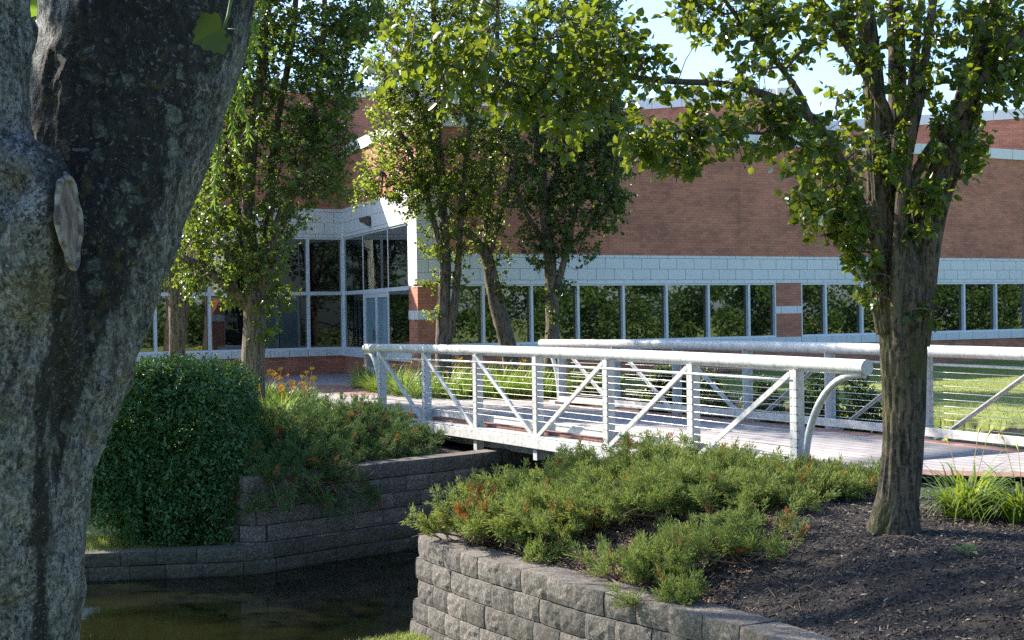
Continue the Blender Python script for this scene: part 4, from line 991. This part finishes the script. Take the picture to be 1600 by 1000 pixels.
    def mleaf(bm_, p, ax, nv, size):
        ax = ax.normalized(); s_ = ax.cross(nv).normalized(); nv = s_.cross(ax); b = len(bm_.v)
        bm_.v.append(tuple(p+ax*size*.4-nv*size*.05))
        for x, y in lobes: bm_.v.append(tuple(p+ax*(y*size)+s_*(x*size)+nv*(abs(x)*.22*size-(y**2)*.10*size)))
        for i in range(len(lobes)): bm_.face((b, b+1+i, b+1+(i+1) % len(lobes)))
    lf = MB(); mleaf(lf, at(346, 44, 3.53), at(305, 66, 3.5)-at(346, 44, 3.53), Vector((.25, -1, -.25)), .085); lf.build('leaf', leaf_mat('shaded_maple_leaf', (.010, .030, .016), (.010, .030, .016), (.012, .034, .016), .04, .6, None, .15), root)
    # crown overhead, above the picture
    cr = MB(); r2 = random.Random(4)
    for (x, y, z, rx, rz, n_) in ((-1.6, 4.4, 4.6, 1.6, .7, 200), (-3.4, 6.5, 5.4, 1.8, .9, 260), (-.4, 6.0, 5.4, 1.6, .8, 150), (-3.2, 3.4, 4.8, 1.5, .9, 160), (-5.6, 8.5, 5.6, 1.8, 1.0, 240), (-1.8, 8.6, 6.0, 1.8, .9, 170), (-4.4, 5.4, 7.0, 2.2, 1.0, 200), (-6.0, 6.0, 5.2, 1.6, 1.2, 160)):
        for _ in range(n_):
            p = Vector((x+r2.gauss(0, .5)*rx, y+r2.gauss(0, .5)*rx, z+r2.gauss(0, .5)*rz))
            if p.z < EYE+p.y*.245+.15 and p.x > -p.y*.42: continue
            mleaf(cr, p, Vector((r2.gauss(0, 1), r2.gauss(0, 1), -.5)), Vector((r2.gauss(0, .5), r2.gauss(0, .5), 1)), r2.uniform(.12, .19))
    for _ in range(26):
        p = at(r2.uniform(30, 82), r2.uniform(-10, 235), r2.uniform(6.2, 7.6)); mleaf(cr, p, Vector((r2.gauss(0, 1), r2.gauss(0, .6), -.8)), Vector((r2.gauss(0, .5), -1, .6)), r2.uniform(.10, .15))
    cr.build('crown', M['leaf_maple'], root)
maple()

# willow strands behind the maple
def willow():
    root = empty('willow_tree', (-7.2, 15.2, tz(-7.2, 15.2))); tag(root, 'willow with thin hanging strands behind the maple trunk', 'tree')
    mb = MB(); P, Rd = resample([(-7.2, 15.2, -1.7), (-7.1, 15.1, 1.0), (-6.6, 15, 4), (-5.6, 14.8, 6.2), (-4.0, 14.5, 7.3)], [.22, .2, .16, .10, .05], .15); mb.tube(P, Rd, 14)
    P, Rd = resample([(-6.9, 15.05, 2.5), (-6.6, 14.4, 4.5), (-5.4, 13.6, 6.2), (-3.9, 13.0, 6.6)], [.12, .1, .07, .03], .15); mb.tube(P, Rd, 10)
    mb.build('trunk', M['bark_far'], root)
    tb = MB(); LP = []; LD = []; LN = []; r = np.random.default_rng(8)
    spots = [(px, 13.6, -40, yb) for px, yb in ((352, 270), (366, 230), (378, 175), (388, 130), (396, 95), (340, 220), (408, 70), (330, 190), (372, 120), (385, 215), (345, 320))]
    spots += [(px, 13.4, -40, yb) for px, yb in ((50, 170), (56, 240), (64, 200), (70, 250), (44, 200), (61, 150), (75, 180), (80, 230), (36, 260), (68, 120), (52, 110))]
    spots += [(r.uniform(-260, 420), 13.2+r.normal()*.5, -260, r.uniform(-140, -20)) for _ in range(60)]
    for px, Y, y0, y1 in spots:
        a = np.array(at(px-10, y0-60, Y)); b = np.array(at(px, y1, Y)); L = np.linalg.norm(b-a)
        k = int(L/.05)+2; ts = np.linspace(0, 1, k)[:, None]
        pl = a+(b-a)*ts+np.stack([.05*np.sin(ts[:, 0]*5+px), .04*np.cos(ts[:, 0]*4+px), 0*ts[:, 0]], 1)
        tb.tube([tuple(p) for p in pl[::3]], .003, 3, False)
        for _ in range(3):
            LP.append(pl); d = r.normal(size=(k, 3))*.5; d[:, 2] = -.9; LD.append(d); LN.append(r.normal(size=(k, 3))+np.array([0, -.5, .3]))
    for cx_, cy_, cz_, rr_, n_ in ((-3.5, 14.3, 6.1, 1.25, 3600), (-2.7, 13.9, 6.5, 1.0, 1800), (-4.6, 14.8, 6.4, 1.2, 2400), (-5.6, 14.2, 5.6, 1.2, 1600), (-5.9, 16.0, 5.3, 1.7, 2300), (-4.6, 16.6, 6.2, 1.3, 1500), (-7.0, 16.8, 5.0, 1.6, 1800), (-1.9, 13.2, 6.3, .8, 800)):  # unseen crown masses, added to shade the mulch and front wall
        q = r.normal(size=(n_, 3))*np.array([.62, .62, .35])*rr_+np.array([cx_, cy_, cz_]); q = q[q[:, 2] > EYE+q[:, 1]*.232]
        LP.append(q); d = r.normal(size=(len(q), 3))*.6; d[:, 2] -= .8; LD.append(d); LN.append(r.normal(size=(len(q), 3)))
    tb.build('twig', M['stem'], root)
    P = np.concatenate(LP); me = leaf_mesh('crown', P, np.concatenate(LD), np.concatenate(LN), .10*r.uniform(.6, 1.2, len(P)), .11, .2, .2); link('crown', me, M['leaf_willow'], root)
willow()

# ------------------------------------------------------------------ clipped hedge
def hedge():
    global rng; rng = np.random.default_rng(51)
    c = np.array(at(259, 700, 18.15)); c[2] = 0
    root = empty('hedge', (c[0], c[1], -1.15)); tag(root, 'big rounded dark green clipped hedge beside the canal', 'hedge')
    sx, sy, sz = 1.09, .95, 1.10; cz = -.13
    n = 110000; u = unit(rng.normal(size=(n, 3))); pw = 5.6
    rr = 1/((np.abs(u)**pw).sum(1)**(1/pw)); shell = np.where(rng.random(n) < .34, rng.uniform(.5, .9, n), 1-np.abs(rng.normal(size=n))*.10); deep = shell < .88
    Pn = u*rr[:, None]*shell[:, None]
    lump = fbm(u*rr[:, None]*2.4+3, 4)-.5; Pn = Pn*(1+.30*lump[:, None]+.26*(fbm(u*rr[:, None]*8+5, 2)-.5)[:, None])
    P = Pn*np.array([sx, sy, sz])
    h = (P[:, 2]/sz+1)/2
    wdn = .97+.16*np.sin(np.clip((1-h)*1.15, 0, 1)*math.pi)*(1-h)        # fuller below the middle
    P[:, 0] = P[:, 0]*wdn+np.where(P[:, 0] < 0, -.10, 0)*np.clip(1.0-h*1.3, -.4, 1); P += np.array([c[0], c[1], cz])
    P[:, 2] += rng.normal(size=n)*.015+np.where(h > .93, np.abs(rng.normal(size=n))*.045, 0)
    low = -1.12+.42*np.clip((c[0]-P[:, 0]-.25)/.8, 0, 1); keep = (P[:, 2] > low)&(fbm(P*3.3, 3)+.10*np.clip(h*3, 0, 1) > .43) | (deep & (P[:, 2] > low)); P = P[keep]; u = u[keep]; n = len(P)
    ns = 420; us = unit(rng.normal(size=(ns, 3))+np.array([0, -.2, .55])); rs = 1/((np.abs(us)**pw).sum(1)**(1/pw)); b0 = us*rs[:, None]*np.array([sx, sy, sz])*1.0+np.array([c[0], c[1], cz])
    ds = unit(us*.7+np.array([0, 0, .9])+rng.normal(size=(ns, 3))*.3); kk = np.tile(np.linspace(0, 1, 9), (ns, 1))*rng.uniform(.05, .17, (ns, 1))
    ps = (b0[:, None, :]+ds[:, None, :]*kk[..., None]+rng.normal(size=(ns, 9, 3))*.006).reshape(-1, 3); ps = ps[ps[:, 2] > -.9]
    P = np.concatenate([P, ps]); u = np.concatenate([u, unit(rng.normal(size=ps.shape)+np.array([0, 0, .5]))]); n = len(P)
    d = unit(u*.6+rdir(n)*.8+np.array([0, 0, .1])); nn = unit(u*.4+rdir(n)*.6+np.array([0, 0, .7]))
    link('foliage', leaf_mesh('foliage', P, d, nn, .046*rng.uniform(.6, 1.4, n), .28, .3, .2), M['leaf_hedge'], root)
    tb = MB()
    for i in range(90):
        a = random.uniform(0, 6.28); r0 = random.uniform(.05, .35); b = Vector((c[0]+r0*math.cos(a), c[1]+r0*math.sin(a), -1.25)); a += random.uniform(-.5, .5); e = Vector((c[0]+.95*math.cos(a)*random.uniform(.4, 1.05), c[1]+.85*math.sin(a)*random.uniform(.4, 1.05), random.uniform(-.7, 1.0)))
        m = b.lerp(e, .5)+Vector((0, 0, -.1)); tb.tube([b, m, e], [.014, .009, .003], 5, False)
    tb.build('stem', M['bark_twig'], root)
hedge()

# ------------------------------------------------------------------ junipers
def juniper(name, label, centers, group, mat, n_br, seed, reach=.75, rust=0.0, height=.55, droop=0.0, basefn=None, dens=1.0):
    """low spreading conifer: stems rise outward from the crown of roots and end in feathery sprays"""
    r = np.random.default_rng(seed)
    cx, cy = centers; zb = tz(cx, cy) if basefn is None else basefn
    root = empty(name, (cx, cy, zb)); tag(root, label, 'juniper', group)
    st = MB(); SP = []; SD = []; SL = []; SR = []
    for i in range(n_br):
        a = r.uniform(0, 2*math.pi); R_ = reach*math.sqrt(r.uniform(.05, 1)); h = height*(1-.55*(R_/reach)**2)*r.uniform(.7, 1.15)
        b = np.array([cx+r.normal()*.10, cy+r.normal()*.10, zb-.03]); d = np.array([math.cos(a), math.sin(a), 0])
        e = b+d*R_+np.array([0, 0, h-droop*(R_/reach)**2])
        if droop == 0: e[2] = max(e[2], tz(e[0], e[1])+.10)
        m = b+d*R_*.55+np.array([0, 0, h*.35]); pts, rd = resample([b, m, e], [.012, .008, .003], .12)
        st.tube([tuple(p) for p in pts], rd, 4, False)
        for _q in range(2):
            bq = pts[len(pts)//2+r.integers(0, 2)]; eq = np.array(bq)+d*r.uniform(.05, .25)+np.array([r.normal()*.08, r.normal()*.08, r.uniform(-.05, .14)]); st.tube([tuple(bq), tuple((np.array(bq)+eq)/2+np.array([0, 0, .02])), tuple(eq)], [.005, .004, .002], 3, False)
        out = unit((e-m)[None])[0]
        ru = r.random() < rust
        for k in range(int(9*dens)):                      # side shoots near the end
            t = 1.06-.62*r.random()**1.5; p = b*(1-t)**2+2*m*t*(1-t)+e*t*t if t <= 1 else e+out*.05
            sdv = unit((out*.55+r.normal(size=3)*.5+np.array([0, 0, .40]))[None])[0]
            SP.append(p); SD.append(sdv); SL.append(r.uniform(.07, .17)*(1 if t > .5 else .8)); SR.append((ru and t > .5) or r.random() < .032)
    SP = np.array(SP); SD = np.array(SD); SL = np.array(SL); SR = np.array(SR)
    def sprays(sel):
        P = SP[sel]; Dd = SD[sel]; L = SL[sel]; k = 44
        t = r.uniform(.05, 1, (len(P), k)); side = unit(r.normal(size=(len(P), k, 3)))
        ld = unit(Dd[:, None, :]*.85+side*.75*(1.1-t[..., None]*.6)); wob = r.normal(size=(len(P), k, 3))*.016
        p = P[:, None, :]+Dd[:, None, :]*(t*L[:, None])[..., None]+side*(.22*L[:, None]*np.sin(t*2.6))[..., None]*r.uniform(0, 1, (len(P), k, 1))+wob*.6
        ln = r.uniform(.022, .050, (len(P), k))
        return p.reshape(-1, 3), ld.reshape(-1, 3), ln.ravel()
    st.build('stem', M['twig'], root)
    for sel, mt, nm in ((~SR, mat, 'foliage'), (SR, M['rust_leaf'], 'dead_foliage')):
        if sel.sum() == 0: continue
        p, d, l = sprays(sel); me = leaf_mesh(nm, p, d, r.normal(size=p.shape)+np.array([0, 0, .4]), l, .10, .2, .1); o = link(nm, me, mt, root)
        if nm == 'dead_foliage': o['label'] = 'rust brown dead juniper sprays'
    return root
JG = 'green junipers filling the bed in front of the bridge'
lab = 'bushy green juniper among others behind the pale block wall'
spec = []
def jspot(px, py, z): p = on(px, py, z); return (p.x, p.y)
def jz(px, py, dep): p = at(px, py, dep); return (p.x, p.y)
front = [  # (px of base, depth, branches, reach, height, label, rust)
 (778, 13.6, 64, .50, .46, 'juniper with rust brown dead tips at the wall corner', .16),
 (830, 14.2, 70, .72, .34, lab, .0), (905, 13.9, 76, .74, .38, lab, .0), (985, 14.0, 80, .78, .42, lab, .0), (1075, 13.5, 80, .78, .36, lab, .02), (1165, 13.2, 76, .74, .31, lab, .01), (1250, 12.9, 60, .62, .24, lab, .02), (1310, 13.2, 34, .40, .16, 'low juniper spray beside the foot of the bridge bracket', .05),
 (815, 13.2, 50, .50, .30, lab, .0), (885, 12.95, 56, .56, .32, lab, .0), (965, 12.75, 56, .58, .33, lab, .0), (1050, 12.5, 54, .56, .31, lab, .01), (1130, 12.3, 50, .52, .28, lab, .01), (1205, 12.2, 36, .42, .20, lab, .0),
 (1015, 11.35, 36, .40, .25, 'juniper mound spilling towards the block wall from the mulch edge', .0), (1140, 11.2, 32, .42, .24, 'low juniper at the mulch edge right of the mound', .0), (1062, 10.6, 8, .16, .13, 'small juniper sprig at the foot of the mulch slope', .05), (845, 12.45, 8, .20, .13, 'tiny juniper shoot on top of the block wall', .0),
]
for i, (px, dep, nb, rc, hg, lb, ru) in enumerate(front):
    p = at(px, 700, dep); juniper('juniper_shrub', lb, (p.x, p.y), JG if lb == lab else None, M['leaf_juniper'], int(nb*1.0), 60+i, rc, ru, hg)
p = at(712, 790, 13.5); juniper('juniper_shrub', 'sparse juniper shoots leaning over the wall corner', (p.x+.12, p.y+.12), None, M['leaf_juniper'], 12, 90, .36, .2, .34)
JB = 'shaded junipers above the rear block wall'
labb = 'dark shaded juniper hanging over the rear block wall'
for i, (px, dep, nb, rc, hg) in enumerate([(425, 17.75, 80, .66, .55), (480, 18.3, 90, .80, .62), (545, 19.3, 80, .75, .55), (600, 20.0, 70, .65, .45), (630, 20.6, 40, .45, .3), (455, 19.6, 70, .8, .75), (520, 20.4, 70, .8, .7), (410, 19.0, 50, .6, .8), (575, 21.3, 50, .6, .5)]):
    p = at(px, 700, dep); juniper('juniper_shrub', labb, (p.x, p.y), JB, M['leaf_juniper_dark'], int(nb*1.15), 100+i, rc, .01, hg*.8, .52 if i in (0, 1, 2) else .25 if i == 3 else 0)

# evergreen shrubs beyond the far railing
def shrub(label, px, Y, wpx, ytop, seed, group):
    global rng; rng = np.random.default_rng(seed)
    c = np.array(at(px, 640, Y)); zt = at(px, ytop, Y).z; w_ = wpx*Y/F; zb = tz(c[0], c[1])
    root = empty('evergreen_shrub', (c[0], c[1], zb)); tag(root, label, 'shrub', group)
    n = 9000 if group else 26000; u = unit(rng.normal(size=(n, 3))); u[:, 2] = np.abs(u[:, 2])*1.0-.12
    P = u*(1-np.abs(rng.normal(size=(n, 1)))*.14)*(1+.45*(fbm(u*2.6+seed, 4)-.5))[:, None]*np.array([w_, w_*.75, zt-zb]); P += np.array([c[0], c[1], zb+.08])
    P = P[P[:, 2] > zb]; n = len(P)
    link('foliage', leaf_mesh('foliage', P, unit(rdir(n, .3)), unit(rdir(n, .8)), .065*rng.uniform(.6, 1.3, n), .3, .3, .2), M['leaf_shrub'], root)
    st = MB()
    for i in range(14):
        a = random.uniform(0, 6.28); e = Vector((c[0]+w_*.7*math.cos(a), c[1]+w_*.55*math.sin(a), zb+(zt-zb)*random.uniform(.4, .85))); st.tube([(c[0]+.05*math.cos(a), c[1]+.05*math.sin(a), zb-.05), tuple(Vector((c[0], c[1], zb)).lerp(e, .5)), tuple(e)], [.014, .01, .004], 5, False)
    st.build('stem', M['bark_twig'], root)
SG = 'dark evergreen shrubs behind the far railing'
for i, (px, Y, wpx, yt) in enumerate([(1045, 24.4, 48, 566), (1110, 23.4, 58, 556), (1190, 22.4, 62, 552), (1275, 21.6, 66, 548), (1350, 20.9, 58, 552)]):
    shrub('dark evergreen shrub in the row behind the far railing', px, Y, wpx, yt, 200+i, SG)

# ------------------------------------------------------------------ daylilies
def lily_mesh(seed, n, L, spread, W=.018, bd=1.0):
    r = np.random.default_rng(seed); a = r.uniform(0, 2*math.pi, n); q = np.sqrt(r.random(n))*spread
    P = np.stack([q*np.cos(a), q*np.sin(a), np.zeros(n)-.02], 1); a2 = a+r.normal(size=n)*.5
    tilt = r.uniform(.15, .75, n); Dn = np.stack([np.cos(a2)*tilt, np.sin(a2)*tilt, np.ones(n)], 1)
    return blade_mesh('foliage', P, Dn, L*r.uniform(.6, 1.15, n), W*r.uniform(.7, 1.2, n), bd*r.uniform(.7, 1.6, n), 5)
def flower_mesh(seed, z, x, y, size=.055):
    mb = MB(); r = random.Random(seed); top = Vector((x, y, z)); mb.tube([(x*.4, y*.4, 0), (x*.8, y*.8, z*.6), tuple(top)], [.005, .004, .003], 5, False)
    ax = Vector((x*1.5+r.uniform(-.3, .3), y*1.5-.4+r.uniform(-.3, .3), .9)).normalized(); u = ax.orthogonal().normalized(); v = ax.cross(u)
    for k in range(6):
        t = k*math.pi/3; d = u*math.cos(t)+v*math.sin(t); s_ = ax.cross(d)
        p1 = top+ax*size*.6+d*size*.35; p2 = top+ax*size*.85+d*size*1.05; b = len(mb.v)
        for p in (top, p1+s_*size*.28, p2, p1-s_*size*.28): mb.v.append(tuple(p))
        mb.face((b, b+1, b+2, b+3))
    return mb
lily_protos = []
def make_lily(seed, mat, nf, n=190, L=.68, spread=.22):
    fm = lily_mesh(seed, n, L, spread, .022); fm.materials.append(M['leaf_lily']); fl = []
    for k in range(nf):
        r = random.Random(seed*10+k); a = r.uniform(0, 6.28); mb = flower_mesh(seed+k, r.uniform(.46, .66), .28*math.cos(a), .28*math.sin(a))
        me = bpy.data.meshes.new('flower'); me.from_pydata(mb.v, [], mb.f); me.update(); me.materials.append(mat); fl.append(me)
    return fm, fl
def place_lily(proto, loc, rz, label, group, sc=1.0):
    root = empty('daylily', loc, rz); root.scale = (sc, sc, sc); tag(root, label, 'daylily', group)
    o = bpy.data.objects.new('foliage', proto[0]); col.objects.link(o); o.parent = root
    for f in proto[1]:
        o = bpy.data.objects.new('flower', f); col.objects.link(o); o.parent = root
    return root
lp_y = [make_lily(300+i, M['petal'], [2, 3, 1, 2][i]) for i in range(4)]
LG = 'yellow daylilies in the bed along the walkway by the building'
r = random.Random(3)
for px, py in [(572, 600), (590, 606), (612, 610), (636, 614), (662, 615), (690, 616), (718, 616), (748, 616), (778, 616), (808, 616), (838, 615), (868, 613), (604, 598), (632, 601), (660, 602), (690, 603), (722, 603), (752, 603), (784, 603), (816, 602), (848, 601), (880, 602), (910, 604), (580, 592), (640, 592), (700, 593), (770, 593), (830, 593), (900, 610), (935, 606), (960, 600)]:
    p = on(px+r.uniform(-6, 6), py+r.uniform(-2, 2)+6, 0); place_lily(r.choice(lp_y), (p.x, p.y, tz(p.x, p.y)), r.uniform(0, 6.28), 'yellow flowering daylily clump in the bed beyond the bridge', LG, r.uniform(.9, 1.2))
lp_o = [make_lily(340+i, M['petal_orange'], [2, 1, 2][i], 150, .5, .18) for i in range(3)]
LG2 = 'orange daylilies between hedge and walkway'
for px, py, dep in [(425, 640, 22.2), (442, 640, 22.8), (460, 640, 22.4), (478, 640, 23.0), (497, 640, 22.4), (436, 640, 21.4), (468, 640, 21.6), (510, 640, 22.0), (490, 640, 21.2), (418, 640, 24.6), (436, 640, 25.2), (452, 640, 24.4), (468, 640, 25.4), (484, 640, 24.6), (428, 640, 26.6), (448, 640, 27.2), (412, 640, 28.0)]:
    p = at(px, py, dep); place_lily(r.choice(lp_o), (p.x, p.y, tz(p.x, p.y)), r.uniform(0, 6.28), 'orange flowering daylily clump between the hedge and walkway', LG2, r.uniform(.9, 1.15))
def near_lily(px, dep, label, seed, n):
    p = at(px, 800, dep); z = tz(p.x, p.y); root = empty('daylily', (p.x, p.y, z)); tag(root, label, 'daylily')
    me = lily_mesh(seed, n, .66, .16, .026, 1.45); me.materials.append(M['leaf_lily_near']); o = bpy.data.objects.new('foliage', me); col.objects.link(o); o.parent = root
    for k in range(3):
        rr = random.Random(seed+k); a = rr.uniform(0, 6.28); m = MB(); x, y = .2*math.cos(a), .2*math.sin(a); h = rr.uniform(.5, .66)
        m.tube([(0, 0, 0), (x*.7, y*.7, h*.7), (x, y, h)], [.004, .003, .0025], 5, False); m.tube([(x, y, h), (x*1.12, y*1.12, h+.03), (x*1.3, y*1.3, h+.06)], [.003, .009, .003], 6)
        me = bpy.data.meshes.new('flower_bud'); me.from_pydata(m.v, [], m.f); me.materials.append(M['bud']); o = bpy.data.objects.new('flower_bud', me); col.objects.link(o); o.parent = root
M['leaf_lily_near'] = leaf_mat('daylily_blade_near', (.07, .15, .018), (.12, .20, .025), (.20, .27, .04), .40, .40, (.40, .48, .04))
M['bud'] = mat_plain('daylily_bud', (.45, .36, .06), .5)
near_lily(1510, 11.6, 'daylily clump with pale buds on the mulch right of the pear trunk', 371, 230)
near_lily(1602, 11.3, 'daylily clump cut by the right edge of the photo', 373, 240)

# ------------------------------------------------------------------ mulch, litter, grass, weeds
def scatter(poly_px_fn, n, seed): pass
def chips(name, region, n, mat, lmin, lmax, seed, ratio=.3, lift=.012, label=''):
    r = np.random.default_rng(seed); P = []
    x0, y0 = np.min(region, 0); x1, y1 = np.max(region, 0)
    while sum(len(a) for a in P) < n:
        X = r.uniform(x0, x1, n*2); Y = r.uniform(y0, y1, n*2); k = inside([tuple(q) for q in region], X, Y)&~path_mask(X, Y)&~inside(CANAL, X, Y); P.append(np.stack([X[k], Y[k]], 1))
    P = np.concatenate(P)[:n]; Z = terrain(P[:, 0], P[:, 1]); P = np.column_stack([P, Z+r.uniform(.0, lift, n)])
    a = r.uniform(0, 6.283, n); d = np.stack([np.cos(a), np.sin(a), r.normal(size=n)*.25], 1); nn = np.stack([r.normal(size=n)*.5, r.normal(size=n)*.5, np.ones(n)], 1)
    S = unit(np.cross(unit(d), nn)); d = unit(d); L = r.uniform(lmin, lmax, (n, 1))*r.uniform(.5, 1, (n, 1)); W = L*ratio*r.uniform(.4, 1, (n, 1)); up = np.cross(S, d)*.004
    V = np.stack([P-d*L-S*W, P+d*L-S*W*.7, P+d*L*.9+S*W, P-d*L*.8+S*W*.8, P+up*2+d*L*.1], 1).reshape(-1, 3); b = np.arange(n)*5
    Fc = np.concatenate([np.stack([b, b+1, b+4], 1), np.stack([b+1, b+2, b+4], 1), np.stack([b+2, b+3, b+4], 1), np.stack([b+3, b, b+4], 1)])
    o = link(name, mesh_np(name, V, Fc, 3), mat); tag(o, label, name.replace('_', ' '), kind='stuff'); return o
mreg = WLINE[::-1]+[ (0.2, 14.9), (2.9, 14.0), (3.6, 13.7), (5.2, 13.2), (6.5, 11.5), (5.5, 5.5)]
chips('mulch', mreg, 60000, M['mulch'], .010, .034, 5, label='dark shredded bark mulch round the near pear tree')
def inset(a, b): return a
lreg = [px2(690, 842, -.5), px2(780, 880, -.5), px2(900, 912, -.5), px2(1010, 935, -.5), px2(1130, 930, -.45), px2(1240, 850, -.3), px2(1340, 770, -.15), px2(1330, 752, -.08), px2(1240, 790, -.2), px2(1000, 800, -.3), px2(800, 790, -.4), px2(680, 815, -.5)]
chips('dry_litter', lreg, 26000, M['litter'], .008, .032, 6, .18, .03, label='tan dead needles and twigs under the front junipers')
lreg2 = [px2(410, 735, -.2), px2(640, 700, -.2), px2(560, 655, -.1), px2(420, 650, -.1)]
chips('dry_litter', lreg2, 6000, M['litter'], .01, .035, 7, .18, .03, label='tan dead needles under the shaded rear junipers')
# bare juniper twigs lying on the litter
tw = MB(); r = random.Random(9)
for i in range(260):
    px = r.uniform(690, 1260); c = on(px, 845+(px-690)*.10+r.uniform(-45, 40), -.42); z = tz(c.x, c.y); a = r.uniform(0, 6.28); L = r.uniform(.08, .30)
    if not inside(MOUND, np.array([c.x]), np.array([c.y]))[0]: continue
    d = Vector((math.cos(a), math.sin(a), 0)); tw.tube([(c.x, c.y, z+.01), tuple(Vector((c.x, c.y, z+r.uniform(.02, .07)))+d*L*.5), tuple(Vector((c.x, c.y, z+r.uniform(.01, .12)))+d*L)], [.004, .003, .002], 4, False)
o = tw.build('dry_twigs', M['twig']); tag(o, 'bare brown twigs lying under the front junipers', 'twigs', kind='stuff')

def blades(name, region, n, seed, lmin, lmax, label, wd=.006, cond=None):
    r = np.random.default_rng(seed); reg = [tuple(q) for q in region]; x0, y0 = np.min(region, 0); x1, y1 = np.max(region, 0); P = np.zeros((0, 2))
    while len(P) < n:
        X = r.uniform(x0, x1, n*2); Y = r.uniform(y0, y1, n*2); k = inside(reg, X, Y)&~path_mask(X, Y)&~inside(CANAL, X, Y)
        if cond is not None: k &= cond(X, Y, r)
        P = np.concatenate([P, np.stack([X[k], Y[k]], 1)])
    P = P[:n]; P = np.column_stack([P, terrain(P[:, 0], P[:, 1])-.005]); D = r.normal(size=(n, 3))*.45; D[:, 2] = 1
    me = blade_mesh(name, P, D, r.uniform(lmin, lmax, n), wd*r.uniform(.7, 1.3, n), r.uniform(.2, 1.2, n), 2)
    o = link(name, me, M['grass']); tag(o, label, 'grass', kind='stuff'); return o
blades('grass', [px2(1375, 660), px2(1640, 705), (9.5, 19), (16, 34), (14.5, 42), (4.5, 37), (3.0, 29.0)], 90000, 11, .018, .042, 'sunlit mown lawn beyond the far railing', .010)
blades('grass', [(-7.5, 16.75), (-5.0, 16.9), (-3.5, 17.15), (-3.5, 17.9), (-7.5, 18.6)], 14000, 12, .03, .09, 'patchy grass on the ledge below the hedge', .006, lambda X, Y, r: fbm(np.stack([X*2, Y*2, X*0], -1), 3)+(X < -4.3)*.12 > .48)
blades('grass', [(-2.0, 13.0), (-1.25, 13.5), (-1.0, 13.62), (-.2, 12.5), (-.6, 11.8), (-3.2, 12.0)], 16000, 13, .03, .09, 'grass strip at the water below the pale block wall', .006)
def weed(px, py, z, label, seed, n=9, L=.10):
    r = np.random.default_rng(seed); c = on(px, py, z); zb = tz(c.x, c.y); root = empty('seedling', (c.x, c.y, zb)); tag(root, label, 'weed')
    a = r.uniform(0, 6.28, n); d = np.stack([np.cos(a), np.sin(a), r.uniform(.1, .8, n)], 1); P = np.array([c.x, c.y, zb+.03])+unit(d)*.03
    link('leaves', leaf_mesh('leaves', P, d, np.tile([0, -.2, 1], (n, 1))+r.normal(size=(n, 3))*.3, L*r.uniform(.6, 1.1, n), .34, .2, .3), M['leaf_lily_near'], root)
    m = MB()
    for i in range(n): m.tube([(c.x, c.y, zb-.01), tuple(P[i])], [.003, .002], 4, False)
    m.build('stem', M['stem'], root)
fs = MB(); pts_ = []
for px, py in ((1268, 905), (1310, 893), (1360, 885), (1400, 884), (1430, 890), (1445, 899)):
    c = on(px, py, -.3); pts_.append((c.x, c.y, tz(c.x, c.y)+.03))
P_, R_ = resample(pts_, [.003, .0035, .004, .0035, .003, .002], .05); fs.tube(P_, R_, 5); o = fs.build('fallen_stem', M['twig']); tag(o, 'thin pale dry stem lying bent across the dark mulch', 'twig')
weed(1232, 968, -.42, 'green seedling on the mulch by the bottom wall end', 1)
weed(1522, 985, -.3, 'green seedling at the bottom edge of the mulch', 2, 7, .08)
weed(1512, 878, -.15, 'small green seedling on the mulch right of the trunk', 3, 7, .08)
weed(1108, 800, -.25, 'bright seedling among the junipers', 4, 5, .06)

# ------------------------------------------------------------------ wood across the lawn, mirrored in the windows
def wood():
    r = np.random.default_rng(77); P = []; A = [(8, -12), (22, -4), (34, 8), (41, 24), (44, 44), (46, 64)]
    seg = np.array(A, float)
    for i in range(620):
        t = r.uniform(0, len(A)-1.001); k = int(t); c = seg[k]+(seg[k+1]-seg[k])*(t-k); c = c+r.normal(size=2)*1.6
        z = r.uniform(.3, 10) if r.random() < .4 else r.uniform(.1, 3.6); s = r.uniform(.6, 1.4); n = 260
        q = r.normal(size=(n, 3)); q = unit(q)*np.cbrt(r.random((n, 1))); P.append(np.array([c[0], c[1], z])+q*np.array([s, s, s*.75]))
    P = np.concatenate(P); P = P[P[:, 2] > .02]; n = len(P)
    me = leaf_mesh('woodland', P, unit(r.normal(size=(n, 3))), unit(r.normal(size=(n, 3))+np.array([0, 0, .7])), .20*r.uniform(.6, 1.3, n), .36, .25, .15)
    o = link('woodland', me, M['wood_leaf']); tag(o, 'leafy wood mirrored in the long office windows', 'wood', kind='stuff')
wood()
